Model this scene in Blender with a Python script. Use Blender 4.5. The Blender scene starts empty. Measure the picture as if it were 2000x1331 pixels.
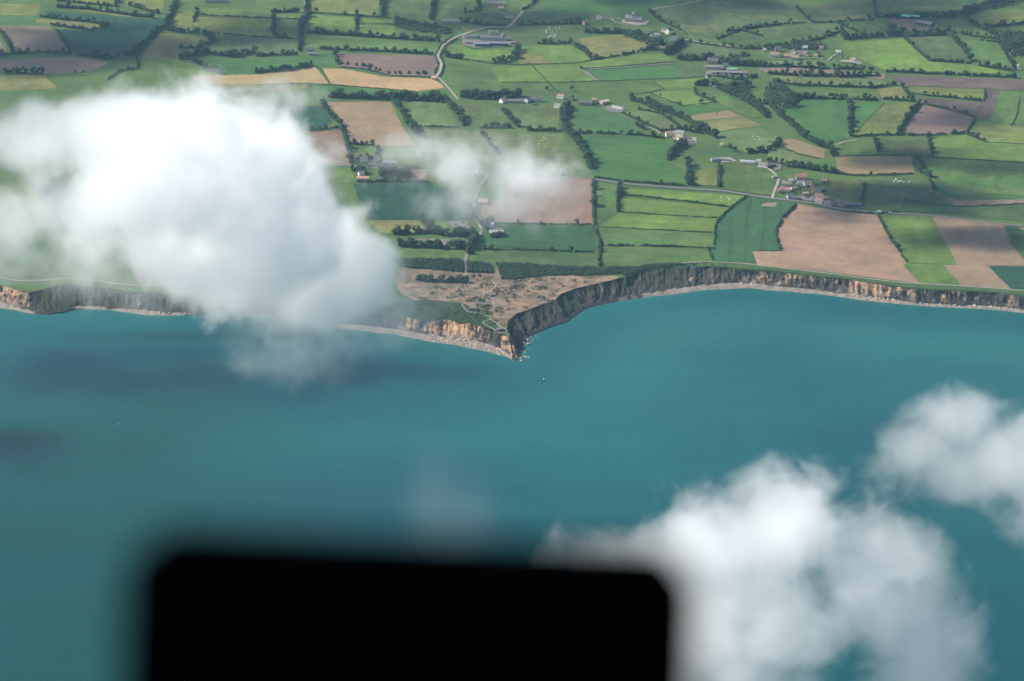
import bpy, bmesh, math, random
import numpy as np
from mathutils import Vector, Matrix, noise as mnoise

sc = bpy.context.scene
COL = sc.collection
random.seed(7)
R = math.radians

# ------------------------------------------------------------------ camera
CAM_H, FPX, TILT = 1400.0, 5000.0, R(22.0)          # height, focal length in 2000-px-wide photo pixels, depression
cam = bpy.data.cameras.new('camera')
camo = bpy.data.objects.new('camera', cam)
COL.objects.link(camo)
camo.location = (0, 0, CAM_H)
camo.rotation_euler = (R(90) - TILT, 0, 0)
cam.sensor_width = 36.0
cam.lens = FPX * 36.0 / 2000.0
cam.clip_start, cam.clip_end = 0.05, 60000.0
cam.dof.use_dof = True
cam.dof.focus_distance = 3600.0
cam.dof.aperture_fstop = 4.4
sc.camera = camo

# ------------------------------------------------------------------ light
SUN_EL = R(41.0)
SUN_AZ = Vector((-0.985, 0.17, 0)).normalized()
SUN = Vector((SUN_AZ.x * math.cos(SUN_EL), SUN_AZ.y * math.cos(SUN_EL), math.sin(SUN_EL)))
world = bpy.data.worlds.new('World')
sc.world = world
world.use_nodes = True
wn = world.node_tree
sky = wn.nodes.new('ShaderNodeTexSky')
sky.sky_type = 'NISHITA'
sky.sun_disc = False
sky.sun_elevation = SUN_EL
sky.sun_rotation = math.atan2(SUN_AZ.x, SUN_AZ.y)
sky.altitude = 500
wn.links.new(sky.outputs[0], wn.nodes['Background'].inputs[0])
wn.nodes['Background'].inputs[1].default_value = 0.10
sun = bpy.data.lights.new('sun', 'SUN')
sun.energy = 5.0
sun.angle = R(0.5)
sun.color = (1.0, 0.95, 0.87)
suno = bpy.data.objects.new('sun', sun)
COL.objects.link(suno)
suno.rotation_euler = SUN.to_track_quat('Z', 'Y').to_euler()
sc.view_settings.view_transform = 'Standard'
sc.view_settings.look = 'None'
sc.view_settings.exposure = 0.66
sc.view_settings.gamma = 1.0
cy = sc.cycles
cy.use_denoising = True
cy.denoiser = 'OPENIMAGEDENOISE'
cy.max_bounces = 40
cy.diffuse_bounces = 2
cy.glossy_bounces = 2
cy.transmission_bounces = 2
cy.volume_bounces = 40
cy.volume_step_rate = 3.0
cy.volume_max_steps = 256

# ------------------------------------------------------------------ placing: a point seen in the photograph -> the place on the land
Z_TOP = 20.0
def un(px, py, z=Z_TOP):
    a = (px - 1000.0) / FPX
    b = -(py - 665.5) / FPX
    dx, dy, dz = a, math.cos(TILT) + b * math.sin(TILT), -math.sin(TILT) + b * math.cos(TILT)
    t = (z - CAM_H) / dz
    return Vector((dx * t, dy * t, z))
def ray(px, py):
    a = (px - 1000.0) / FPX
    b = -(py - 665.5) / FPX
    return Vector((a, math.cos(TILT) + b * math.sin(TILT), -math.sin(TILT) + b * math.cos(TILT))).normalized()
def pts(s):
    return [tuple(float(v) for v in p.split(',')) for p in s.split()]
def nz(x, y=0.0, z=0.0):
    return mnoise.noise(Vector((x, y, z)))

def mk(name, verts, faces, mat=None, parent=None, loc=None, smooth=False):
    me = bpy.data.meshes.new(name)
    me.from_pydata([tuple(v) for v in verts], [], faces)
    if mat: me.materials.append(mat)
    if smooth:
        me.polygons.foreach_set('use_smooth', [True] * len(me.polygons))
    o = bpy.data.objects.new(name, me)
    COL.objects.link(o)
    if parent: o.parent = parent
    if loc is not None: o.location = loc
    return o
def inst(name, me, parent=None, loc=(0, 0, 0), rz=0.0, s=(1, 1, 1)):
    o = bpy.data.objects.new(name, me)
    COL.objects.link(o)
    if parent: o.parent = parent
    o.location = loc
    o.rotation_euler = (0, 0, rz)
    o.scale = s
    return o
def empty(name, loc, rz=0.0, s=1.0):
    o = bpy.data.objects.new(name, None)
    COL.objects.link(o)
    o.empty_display_size = 1.0
    o.location = loc
    o.rotation_euler = (0, 0, rz)
    o.scale = (s, s, s)
    return o
def tag(o, label=None, cat=None, group=None, kind=None):
    if label: o['label'] = label
    if cat: o['category'] = cat
    if group: o['group'] = group
    if kind: o['kind'] = kind
    return o

# ------------------------------------------------------------------ materials
class NT:
    def __init__(self, name):
        self.m = bpy.data.materials.new(name)
        self.m.use_nodes = True
        self.t = self.m.node_tree
        self.b = self.t.nodes['Principled BSDF']
        self.b.inputs['Roughness'].default_value = 0.9
        self.b.inputs['Specular IOR Level'].default_value = 0.15
    def n(self, typ, **kw):
        x = self.t.nodes.new(typ)
        for k, v in kw.items():
            if k.startswith('_'): setattr(x, k[1:], v)
            else: x.inputs[k.replace('__', ' ')].default_value = v
        return x
    def l(self, a, b): self.t.links.new(a, b)
    def coord(self, kind='Object', scale=(1, 1, 1)):
        tc = self.n('ShaderNodeTexCoord')
        mp = self.n('ShaderNodeMapping')
        mp.inputs['Scale'].default_value = scale
        if kind == 'World':
            g = self.n('ShaderNodeNewGeometry')
            self.l(g.outputs['Position'], mp.inputs[0])
        else:
            self.l(tc.outputs[kind], mp.inputs[0])
        return mp.outputs[0]
    def noise(self, vec, scale, detail=3.0, rough=0.55):
        x = self.n('ShaderNodeTexNoise', Scale=scale, Detail=detail, Roughness=rough)
        self.l(vec, x.inputs['Vector'])
        return x.outputs['Fac']
    def mr(self, fac, a, b, c=0.0, d=1.0):
        x = self.n('ShaderNodeMapRange')
        x.inputs['From Min'].default_value = a; x.inputs['From Max'].default_value = b
        x.inputs['To Min'].default_value = c; x.inputs['To Max'].default_value = d
        self.l(fac, x.inputs['Value'])
        return x.outputs['Result']
    def math(self, op, a, b=0.0):
        x = self.n('ShaderNodeMath', _operation=op)
        for i, v in enumerate((a, b)):
            if isinstance(v, (int, float)): x.inputs[i].default_value = v
            else: self.l(v, x.inputs[i])
        return x.outputs[0]
    def mix(self, fac, a, b, mode='MIX'):
        x = self.n('ShaderNodeMix', _data_type='RGBA', _blend_type=mode)
        for sock, v in ((x.inputs[0], fac), (x.inputs[6], a), (x.inputs[7], b)):
            if isinstance(v, (int, float)): sock.default_value = v
            elif isinstance(v, tuple): sock.default_value = (v[0], v[1], v[2], 1.0)
            else: self.l(v, sock)
        return x.outputs[2]
    def mul(self, col, fac):
        """colour times a scalar"""
        x = self.n('ShaderNodeVectorMath', _operation='SCALE')
        self.l(col, x.inputs[0]); self.l(fac, x.inputs['Scale'])
        return x.outputs[0]
    def bump(self, h, strength=0.3, dist=1.0):
        x = self.n('ShaderNodeBump', Strength=strength, Distance=dist)
        self.l(h, x.inputs['Height'])
        self.l(x.outputs[0], self.b.inputs['Normal'])
    def out(self, col): self.l(col, self.b.inputs['Base Color'])
def objcol(N):
    return N.n('ShaderNodeObjectInfo')

# a field: own colour from the object, patches, mottling and rows that run along the object's own x axis
def field_mat(name, stripe, period, mott, tram=0.0, tint=(0.10, 0.11, 0.04)):
    N = NT(name)
    oi = objcol(N)
    v = N.coord('Object')
    w = N.coord('World')
    big = N.noise(w, 0.011, 4.0, 0.6)
    med = N.noise(w, 0.07, 4.0, 0.65)
    fine = N.noise(w, 0.45, 2.0, 0.6)
    wob = N.n('ShaderNodeTexWave', _wave_type='BANDS', _bands_direction='Y', Scale=6.283 / period / 20.0 * 1.0, Distortion=1.2)
    wob.inputs['Detail'].default_value = 2.0
    wob.inputs['Detail Scale'].default_value = 0.25
    N.l(v, wob.inputs['Vector'])
    drift = N.noise(N.coord('Object', (0.35, 1.6, 1.0)), 0.03, 5.0, 0.68)
    f1 = N.math('MULTIPLY', N.mr(big, 0.3, 0.7, 1.0 - mott * 1.2, 1.0 + mott * 1.2), N.mr(drift, 0.3, 0.7, 1.0 - mott, 1.0 + mott))
    f2 = N.mr(med, 0.3, 0.7, 1.0 - mott * 0.9, 1.0 + mott * 0.9)
    f3 = N.mr(fine, 0.3, 0.7, 0.86, 1.14)
    f4 = N.mr(wob.outputs['Fac'], 0.0, 1.0, 1.0 - stripe, 1.0 + stripe)
    f = N.math('MULTIPLY', N.math('MULTIPLY', f1, f2), N.math('MULTIPLY', f3, f4))
    if tram:
        sx = N.n('ShaderNodeSeparateXYZ'); N.l(v, sx.inputs[0])
        warp = N.math('ADD', sx.outputs[1], N.math('MULTIPLY', N.noise(v, 0.012, 1.0), 16.0))
        fr = N.math('FRACT', N.math('DIVIDE', warp, 26.0))
        d = N.math('ABSOLUTE', N.math('SUBTRACT', N.math('ABSOLUTE', N.math('SUBTRACT', fr, 0.5)), 0.055))
        ln = N.mr(d, 0.0, 0.03, 1.0 - tram, 1.0)
        f = N.math('MULTIPLY', f, ln)
    c = N.mix(N.mr(N.noise(w, 0.025, 5.0, 0.7), 0.42, 0.72), oi.outputs['Color'], tint)
    c = N.mix(0.65, oi.outputs['Color'], c)
    spot = N.noise(w, 0.018, 6.0, 0.75)
    c = N.mix(N.math('MULTIPLY', N.mr(spot, 0.60, 0.70), 0.35), c, (0.15, 0.125, 0.07))
    N.out(N.mul(c, f))
    N.bump(fine, 0.25, 0.6)
    return N.m
M = {}
M['pasture'] = field_mat('pasture', 0.035, 9.0, 0.23, tint=(0.10, 0.105, 0.035))
M['meadow'] = field_mat('meadow', 0.02, 9.0, 0.17, tint=(0.052, 0.10, 0.030))
M['crop'] = field_mat('crop', 0.06, 7.0, 0.15, tram=0.6, tint=(0.034, 0.066, 0.030))
M['soil'] = field_mat('soil', 0.06, 6.0, 0.13, tint=(0.15, 0.118, 0.095))
M['stubble'] = field_mat('stubble', 0.08, 6.0, 0.10, tint=(0.18, 0.135, 0.075))

def plain(name, col, rough=0.9, var=0.18, scale=0.5, spec=0.15, objc=False):
    N = NT(name)
    w = N.coord('World')
    f = N.math('MULTIPLY', N.mr(N.noise(w, scale, 4.0, 0.6), 0.3, 0.7, 1 - var, 1 + var), N.mr(N.noise(w, scale * 0.12, 3.0), 0.3, 0.7, 1 - var * .7, 1 + var * .7))
    rgb = N.n('ShaderNodeRGB'); rgb.outputs[0].default_value = (*col, 1)
    N.out(N.mul(objcol(N).outputs['Color'] if objc else rgb.outputs[0], f))
    N.b.inputs['Roughness'].default_value = rough
    N.b.inputs['Specular IOR Level'].default_value = spec
    return N.m
M['road'] = plain('asphalt_road', (0.145, 0.138, 0.130))
M['lane'] = plain('gravel_lane', (0.25, 0.22, 0.175))
M['path'] = plain('chalk_path', (0.215, 0.20, 0.17))
M['concrete'] = plain('concrete', (0.13, 0.122, 0.112), scale=0.8)
M['wall'] = plain('render_wall', (0.7, 0.66, 0.58), objc=True, var=0.10, scale=1.2)
M['roof'] = plain('roof', (0.3, 0.2, 0.15), objc=True, var=0.16, scale=1.6, rough=0.7)
M['dark'] = plain('dark_opening', (0.02, 0.022, 0.025), var=0.05)
M['cow'] = plain('cow_hide', (0.72, 0.68, 0.60), objc=True, var=0.12, scale=1.0)
M['paint'] = plain('car_paint', (0.8, 0.8, 0.8), rough=0.3, spec=0.5, objc=True, var=0.02)
M['glass'] = plain('window_glass', (0.02, 0.025, 0.03), rough=0.1, spec=0.6, var=0.02)
M['rubber'] = plain('tyre', (0.02, 0.02, 0.02), var=0.02)
M['bark'] = plain('bark', (0.10, 0.075, 0.05), scale=2.0)

def foliage(name, c1, c2, c3):
    N = NT(name)
    oi = objcol(N)
    w = N.coord('World')
    a = N.noise(w, 0.55, 3.0, 0.6)
    b = N.noise(w, 0.06, 2.0, 0.5)
    c = N.mix(N.mr(a, 0.35, 0.7), c1, c2)
    c = N.mix(N.math('MULTIPLY', N.mr(b, 0.4, 0.7), 0.6), c, c3)
    c = N.mul(c, N.mr(oi.outputs['Random'], 0, 1, 0.78, 1.25))
    N.out(c)
    N.b.inputs['Roughness'].default_value = 0.75
    return N.m
M['leaf'] = foliage('tree_leaves', (0.016, 0.034, 0.012), (0.045, 0.078, 0.022), (0.028, 0.060, 0.028))
M['hedge'] = foliage('hedge_leaves', (0.017, 0.035, 0.013), (0.044, 0.075, 0.022), (0.045, 0.062, 0.024))
M['scrub'] = foliage('scrub_leaves', (0.014, 0.030, 0.013), (0.030, 0.056, 0.019), (0.022, 0.044, 0.020))

# base land between the fields
N = NT('land_grass')
w = N.coord('World')
c = N.mix(N.mr(N.noise(w, 0.006, 4.0, 0.6), 0.35, 0.68), (0.038, 0.082, 0.019), (0.074, 0.120, 0.026))
c = N.mix(N.math('MULTIPLY', N.mr(N.noise(w, 0.05, 4.0, 0.65), 0.5, 0.75), 0.6), c, (0.034, 0.060, 0.024))
N.out(N.mul(c, N.mr(N.noise(w, 0.5, 2.0), 0.3, 0.7, 0.85, 1.15)))
N.bump(N.noise(w, 0.4, 2.0), 0.3, 0.8)
M['land'] = N.m

# tan heath of the headland
N = NT('heath')
w = N.coord('World')
c = N.mix(N.mr(N.noise(w, 0.03, 5.0, 0.65), 0.36, 0.66), (0.235, 0.162, 0.104), (0.120, 0.090, 0.066))
c = N.mix(N.math('MULTIPLY', N.mr(N.noise(w, 0.045, 4.0, 0.6), 0.50, 0.62), 0.8), c, (0.052, 0.056, 0.028))
c = N.mix(N.math('MULTIPLY', N.mr(N.noise(w, 0.12, 4.0, 0.6), 0.54, 0.68), 0.7), c, (0.066, 0.056, 0.042))
N.out(N.mul(c, N.mr(N.noise(w, 0.5, 2.0), 0.3, 0.7, 0.86, 1.14)))
N.bump(N.noise(w, 0.12, 4.0), 0.5, 2.0)
M['heath'] = N.m

# cliff: ochre earth over grey strata, one attribute adds growth and painted shade
N = NT('cliff_rock')
w = N.coord('World')
at = N.n('ShaderNodeAttribute'); at.attribute_name = 'veg_shade'
hz_ = N.n('ShaderNodeAttribute'); hz_.attribute_name = 'lev'
col_n = N.noise(N.coord('World', (0.16, 0.16, 0.03)), 1.0, 4.0, 0.6)
fine = N.noise(w, 0.5, 4.0, 0.7)
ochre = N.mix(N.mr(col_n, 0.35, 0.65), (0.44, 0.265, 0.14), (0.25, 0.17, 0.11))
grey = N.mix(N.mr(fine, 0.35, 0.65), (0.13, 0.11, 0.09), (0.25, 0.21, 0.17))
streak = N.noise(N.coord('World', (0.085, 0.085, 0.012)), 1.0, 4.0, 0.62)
bare = N.mr(N.math('ADD', streak, N.math('MULTIPLY', at.outputs['Fac'], -0.55)), 0.36, 0.50)  # ochre streaks stand in for sunlit buttress sides
dark = N.mix(N.mr(fine, 0.35, 0.65), (0.028, 0.026, 0.024), (0.070, 0.060, 0.048))  # near-black rock puts the shade of turned-away faces into the colour
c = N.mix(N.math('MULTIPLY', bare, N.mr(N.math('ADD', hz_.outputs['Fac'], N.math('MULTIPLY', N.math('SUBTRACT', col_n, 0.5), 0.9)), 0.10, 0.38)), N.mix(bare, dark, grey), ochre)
veg_shade = N.mr(N.math('ADD', N.math('ADD', at.outputs['Fac'], N.math('MULTIPLY', N.math('SUBTRACT', N.noise(w, 0.09, 4.0, 0.65), 0.5), 1.7)), N.math('MULTIPLY', hz_.outputs['Fac'], 0.25)), 0.55, 0.74)
c = N.mix(veg_shade, c, N.mix(fine, (0.013, 0.023, 0.010), (0.036, 0.050, 0.017)))  # growth colour lowered to carry the slopes' shade
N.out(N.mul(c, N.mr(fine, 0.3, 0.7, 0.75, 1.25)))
N.bump(fine, 0.6, 1.5)
M['cliff'] = N.m
N = NT('shingle')
w = N.coord('World')
wt = N.n('ShaderNodeAttribute'); wt.attribute_name = 'rocky'
c = N.mix(N.mr(N.noise(w, 0.08, 4.0, 0.6), 0.35, 0.65), (0.235, 0.208, 0.175), (0.135, 0.120, 0.10))
c = N.mix(wt.outputs['Fac'], c, (0.030, 0.028, 0.025))
N.out(N.mul(c, N.mr(N.noise(w, 0.9, 2.0), 0.3, 0.7, 0.78, 1.22)))
N.bump(N.noise(w, 0.6, 3.0), 0.5, 0.8)
M['shingle'] = N.m
M['boulder'] = plain('boulder', (0.36, 0.29, 0.22), scale=0.6, var=0.25)

# sea: cloudy teal water with deeper and greener drifts, painted lens vignetting, small wind waves
N = NT('sea_water')
w = N.coord('World', (0.55, 1.0, 1.0))
sh = N.n('ShaderNodeAttribute'); sh.attribute_name = 'shallow'
tb = N.n('ShaderNodeAttribute'); tb.attribute_name = 'turbid_dim'
vg = N.n('ShaderNodeAttribute'); vg.attribute_name = 'vignette_dim'
n1 = N.noise(w, 0.0030, 4.0, 0.55)
n2 = N.noise(N.coord('World', (0.4, 1.0, 1.0)), 0.009, 4.0, 0.6)
c = N.mix(N.mr(n1, 0.34, 0.66), (0.003, 0.054, 0.068), (0.008, 0.092, 0.090))
c = N.mix(N.math('MULTIPLY', N.mr(n2, 0.52, 0.70), 0.35), c, (0.004, 0.046, 0.064))
c = N.mix(N.math('MULTIPLY', vg.outputs['Fac'], N.mr(n1, 0.3, 0.65, 1.0, 0.55)), c, (0.0018, 0.047, 0.053))
c = N.mix(N.math('MULTIPLY', tb.outputs['Fac'], N.mr(n2, 0.35, 0.65, 1.0, 0.6)), c, (0.002, 0.042, 0.034))
c = N.mix(N.math('MULTIPLY', sh.outputs['Fac'], N.mr(n2, 0.3, 0.6, 0.35, 1.0)), c, (0.018, 0.118, 0.098))
wv = N.noise(N.coord('World', (0.45, 1.0, 1.0)), 0.16, 5.0, 0.65)
N.out(N.mul(c, N.mr(wv, 0.25, 0.75, 0.93, 1.07)))
N.b.inputs['Roughness'].default_value = 0.32
N.b.inputs['Specular IOR Level'].default_value = 0.1
N.bump(N.math('MULTIPLY', wv, N.mr(N.noise(w, 0.004, 3.0), 0.35, 0.7, 0.25, 1.3)), 0.4, 1.6)
M['sea'] = N.m
N = NT('black_plastic')
N.b.inputs['Base Color'].default_value = (0.0012, 0.0012, 0.0015, 1)
N.b.inputs['Roughness'].default_value = 1.0
N.b.inputs['Specular IOR Level'].default_value = 0.0
M['black'] = N.m
M['foam'] = plain('sea_foam', (0.4, 0.46, 0.46))

# ================================================================== the coast
# cliff top, cliff foot, water line, how overgrown and painted dark as shade
ST = '''-400,548 -400,582 -400,596 .2;-120,552 -120,587 -120,599 .2;0,557 0,592 0,602 .1;30,566 28,600 27,606 .1;58,571 58,609 60,613 .2;85,566 90,612 95,615 .8;112,557 120,610 122,612 .8;
140,555 140,604 140,606 .7;170,559 165,599 163,604 .6;212,563 212,602 212,606 .5;245,569 245,604 243,610 .5;290,572 290,608 290,616 .5;350,579 350,613 350,617 .5;402,578 402,612 402,615 .6;
430,580 432,602 430,604 .6;465,583 465,602 463,608 .5;520,592 520,607 516,614 .5;600,602 600,620 595,630 .5;700,611 700,634 690,645 .4;770,618 770,643 765,653 .3;810,623 810,650 803,660 .2;850,626 852,658 847,669 .12;
878,624 880,661 872,672 .0;900,630 902,663 893,675 .0;930,635 930,668 922,681 .12;955,643 955,674 950,687 .35;975,650 975,682 972,693 .4;988,655 993,692 990,697 .2;993,660 1001,699 1001,703 -.2;
995,651 1012,692 1016,698 .4;990,640 1017,681 1020,686 .55;995,628 1020,668 1024,672 .55;1008,614 1030,656 1034,659 .5;1035,605 1045,649 1048,652 .42;1060,596 1075,637 1077,640 .5;1085,588 1105,627 1108,630 .55;
1094,574 1123,613 1126,617 .6;1125,564 1140,601 1142,604 .5;1175,554 1180,590 1182,594 .45;1215,543 1215,583 1217,588 .55;1262,528 1268,576 1268,580 .6;1312,522 1315,567 1315,575 .5;1375,520 1375,559 1375,567 .45;
1437,526 1437,553 1437,564 .42;1462,528 1462,552 1463,563 .22;1500,530 1500,559 1500,567 .26;1555,536 1555,563 1555,571 .28;1600,541 1600,568 1600,575 .36;1640,545 1640,573 1640,580 .3;1675,549 1675,577 1675,586 .12;
1725,557 1725,584 1725,591 .14;1775,564 1775,590 1775,596 .3;1825,568 1825,595 1825,600 .3;1900,570 1900,597 1900,603 .32;1950,573 1950,600 1950,606 .3;2000,580 2000,606 2000,612 .3;2150,590 2150,618 2150,624 .3;2500,600 2500,630 2500,637 .3'''
rows = []
for line in ST.replace('\n', '').split(';'):
    a, b, c_, v = line.split()
    rows.append((pts(a)[0], pts(b)[0], pts(c_)[0], float(v)))
stn = []
for t, f_, w_, v in rows:
    T, F, W = un(*t), un(*f_, 1.8), un(*w_, 0.0)
    stn.append((T, F, W, v))
# resample every ~2.2 m of cliff top / foot
CT, CF, CW, CV = [], [], [], []
for i in range(len(stn) - 1):
    a, b = stn[i], stn[i + 1]
    L = max((b[0] - a[0]).length, (b[1] - a[1]).length)
    n = max(2, int(L / 2.2))
    for k in range(n):
        u = k / n
        s_ = u * u * (3 - 2 * u) * .4 + u * .6
        CT.append(a[0].lerp(b[0], s_)); CF.append(a[1].lerp(b[1], s_)); CW.append(a[2].lerp(b[2], s_)); CV.append(a[3] * (1 - u) + b[3] * u)
def outward(i):
    a, b = CF[max(0, i - 5)], CF[min(len(CF) - 1, i + 5)]
    d = b - a
    n = Vector((d.y, -d.x, 0))
    return n.normalized() if n.length > 1e-6 else Vector((0, -1, 0))
NC = len(CT)
arc = [0.0]
for i in range(1, NC): arc.append(arc[-1] + (CF[i] - CF[i - 1]).length * .5 + (CT[i] - CT[i - 1]).length * .5)
OUT = [outward(i) for i in range(NC)]
for i in range(NC):
    s_ = arc[i]
    d = (CF[i] - CT[i]).dot(OUT[i])
    if d < 4.0: CF[i] = CF[i] + OUT[i] * (4.0 - d)
    CT[i] = CT[i] + OUT[i] * (1.8 * nz(s_ / 17, 3) + 1.0 * nz(s_ / 6, 9))
    dw = (CW[i] - CF[i]).dot(OUT[i])
    if dw < .8: CW[i] = CW[i] + OUT[i] * (.8 - dw)
    CW[i] = CW[i] + OUT[i] * (1.6 * nz(s_ / 24, 5) + 0.8 * nz(s_ / 8, 15))
NR = 16
prof = [0, .03, .10, .17, .24, .31, .38, .45, .52, .59, .66, .73, .80, .87, .94, 1.0]
cv, cf, cveg_shade, clev = [], [], [], []
for i in range(NC):
    s_ = arc[i]
    for j, u in enumerate(prof):
        z = Z_TOP + (1.2 - Z_TOP) * u
        slope = u ** 1.25
        p = CT[i].lerp(CF[i], 0)
        p = Vector((CT[i].x + (CF[i].x - CT[i].x) * slope, CT[i].y + (CF[i].y - CT[i].y) * slope, z))
        env = math.sin(math.pi * min(1.0, u * 1.1 + .04)) ** .6 if u > 0 else 0
        but = abs(nz(s_ / 11.0, z / 60.0, 1.7)) * 2 - .45            # buttresses and gullies
        px_i = 1000 + FPX * CF[i].x / (CF[i].y * math.cos(TILT) + CAM_H * math.sin(TILT))
        talus = sum(h_ * math.exp(-((px_i - c_) / w_) ** 2) for c_, w_, h_ in ((882, 9, 6.0), (915, 12, 3.0), (1458, 9, 6.0), (1634, 8, 3.5), (1682, 11, 7.0), (1722, 8, 3.5), (1790, 10, 3.0), (1880, 9, 3.0), (215, 12, 3.0), (330, 10, 4.0)))
        rib = .35 + .9 * max(0.0, .5 + nz(s_ / 62, 6))
        wide = min(2.4, max(1.0, (CF[i] - CT[i]).xy.length / 9.0))
        p = p + OUT[i] * env * wide * (3.6 * rib * but + 3.4 * nz(s_ / 19.0, z / 40.0, 21.0) + 1.9 * nz(s_ / 4.6, z / 7.5, 4.0) + .9 * nz(s_ / 1.9, z / 2.4, 8.0))
        p = p + OUT[i] * talus * u ** 1.6
        if 0 < u < 1: p.z += (0.7 * nz(s_ / 5, z / 3, 12) + 1.3 * (wide - 1) * nz(s_ / 7, u * 5, 14))
        cv.append(p); cveg_shade.append(CV[i] + .15 * nz(s_ / 30, 2)); clev.append(1 - u)
for i in range(NC - 1):
    for j in range(NR - 1):
        a = i * NR + j
        cf.append((a, a + 1, a + NR + 1, a + NR))
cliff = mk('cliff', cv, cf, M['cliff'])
for nm, arr in (('veg_shade', cveg_shade), ('lev', clev)):
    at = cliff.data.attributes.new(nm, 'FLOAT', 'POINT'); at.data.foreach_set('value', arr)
tag(cliff, 'ochre and dark overgrown sea cliff along the whole shore', kind='structure')

# beach: shingle from the foot of the cliff into the water
bv, bf = [], []
for i in range(NC):
    a = CF[i] - OUT[i] * 7.0; a.z = 2.6
    b = CF[i].copy(); b.z = 1.9 + .5 * nz(arc[i] / 9, 7)
    m_ = CF[i].lerp(CW[i], .55); m_.z = 1.1 + .4 * nz(arc[i] / 6, 17)
    c_ = CW[i].copy(); c_.z = .02
    e = CW[i] + OUT[i] * 10.0; e.z = -1.2
    bv += [a, b, m_, c_, e]
for i in range(NC - 1):
    for j in range(4):
        q = i * 5 + j
        bf.append((q, q + 1, q + 6, q + 5))
def rocky(p):
    px = 1000 + FPX * p.x / (p.y * math.cos(TILT) + (CAM_H - p.z) * math.sin(TILT))
    r_ = 0.0
    for lo, hi in ((1004, 1258), (64, 150), (372, 428)):
        r_ = max(r_, min(1.0, max(0.0, (px - lo) / 6)) * min(1.0, max(0.0, (hi - px) / 6)))
    if 1150 < px < 1262: r_ *= .5 + .5 * (nz(p.x / 16, 3) > -.12)
    return r_
beach = mk('beach', bv, bf, M['shingle'])
at = beach.data.attributes.new('rocky', 'FLOAT', 'POINT'); at.data.foreach_set('value', [rocky(CF[i]) for i in range(NC) for _ in range(5)])
tag(beach, kind='structure')

# the sea
xs = np.unique(np.concatenate([np.linspace(-1300, 1300, 210), np.array([-40000, -12000, -5000, -2500, 2500, 5000, 12000, 40000])]))
ys = np.unique(np.concatenate([np.linspace(2200, 3850, 150), np.array([-40000, -12000, -4000, 0, 1200, 1800])]))
gx, gy = np.meshgrid(xs, ys)
P = np.stack([gx.ravel(), gy.ravel()], 1)
cw = np.array([(p.x, p.y) for p in CW[::3]])
dist = np.full(len(P), 1e9)
for k in range(0, len(cw), 64):
    d = np.sqrt(((P[:, None, :] - cw[None, k:k + 64, :]) ** 2).sum(2)).min(1)
    dist = np.minimum(dist, d)
nx_, ny_ = len(xs), len(ys)
sf = [(j * nx_ + i, j * nx_ + i + 1, (j + 1) * nx_ + i + 1, (j + 1) * nx_ + i) for j in range(ny_ - 1) for i in range(nx_ - 1)]
sea = mk('sea', [(x, y, 0.0) for x, y in P], sf, M['sea'])
sm_ = lambda x: np.clip((x + 60) / 260, 0, 1) ** 2 * (3 - 2 * np.clip((x + 60) / 260, 0, 1))
shal = np.clip(np.exp(-dist / 14.0) * .9 + .55 * np.exp(-((dist - 150) / 90.0) ** 2) * sm_(P[:, 0]), 0, 1)
def sm(x, a, b):
    t = np.clip((x - a) / (b - a), 0, 1); return t * t * (3 - 2 * t)
turb_dim = np.clip(1.15 * sm(-P[:, 0] - (P[:, 1] - 2900) * .10, 80, 560), 0, 1) * sm(-P[:, 1], -3560, -3150)  # green silt, darkened further to stand in for lens vignetting
turb_dim = np.clip(turb_dim + np.exp(-((P[:, 0] + 480) / 190) ** 2 - ((P[:, 1] - 3480) / 22) ** 2) * .9, 0, 1)      # cloudy drift off the left-hand beach
vignette_dim = sm(dist, 260, 1000)                                        # darker offshore water, standing in for lens vignetting
for nm, arr in (('shallow', shal), ('turbid_dim', turb_dim), ('vignette_dim', vignette_dim)):
    at = sea.data.attributes.new(nm, 'FLOAT', 'POINT'); at.data.foreach_set('value', arr.astype(np.float32))
tag(sea, kind='structure')

# ================================================================== the land
top = [Vector((p.x, p.y, Z_TOP)) for p in CT]
poly = top + [Vector((9000, top[-1].y, Z_TOP)), Vector((9000, 16000, Z_TOP)), Vector((-9000, 16000, Z_TOP)), Vector((-9000, top[0].y, Z_TOP))]
def sheet(name, vs, mat, dz=0.0, rz=0.0, color=None):
    """a flat piece of ground of any outline; its own x axis follows rz so that rows can run along it"""
    c = sum((Vector(v) for v in vs), Vector()) / len(vs)
    bm = bmesh.new()
    rot = Matrix.Rotation(-rz, 3, 'Z')
    ring = [bm.verts.new(rot @ (Vector(v) - c)) for v in vs]
    ed = [bm.edges.new((ring[i], ring[(i + 1) % len(ring)])) for i in range(len(ring))]
    bmesh.ops.triangle_fill(bm, use_beauty=True, edges=ed)
    bmesh.ops.recalc_face_normals(bm, faces=bm.faces[:])
    bm.normal_update()
    for f_ in bm.faces:
        if f_.normal.z < 0: f_.normal_flip()
    me = bpy.data.meshes.new(name); bm.to_mesh(me); bm.free()
    me.materials.append(mat)
    o = bpy.data.objects.new(name, me); COL.objects.link(o)
    o.location = (c.x, c.y, c.z + dz); o.rotation_euler = (0, 0, rz)
    if color: o.color = (*color, 1)
    return o
tag(sheet('ground', poly, M['land'], -0.02), kind='structure')

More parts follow.
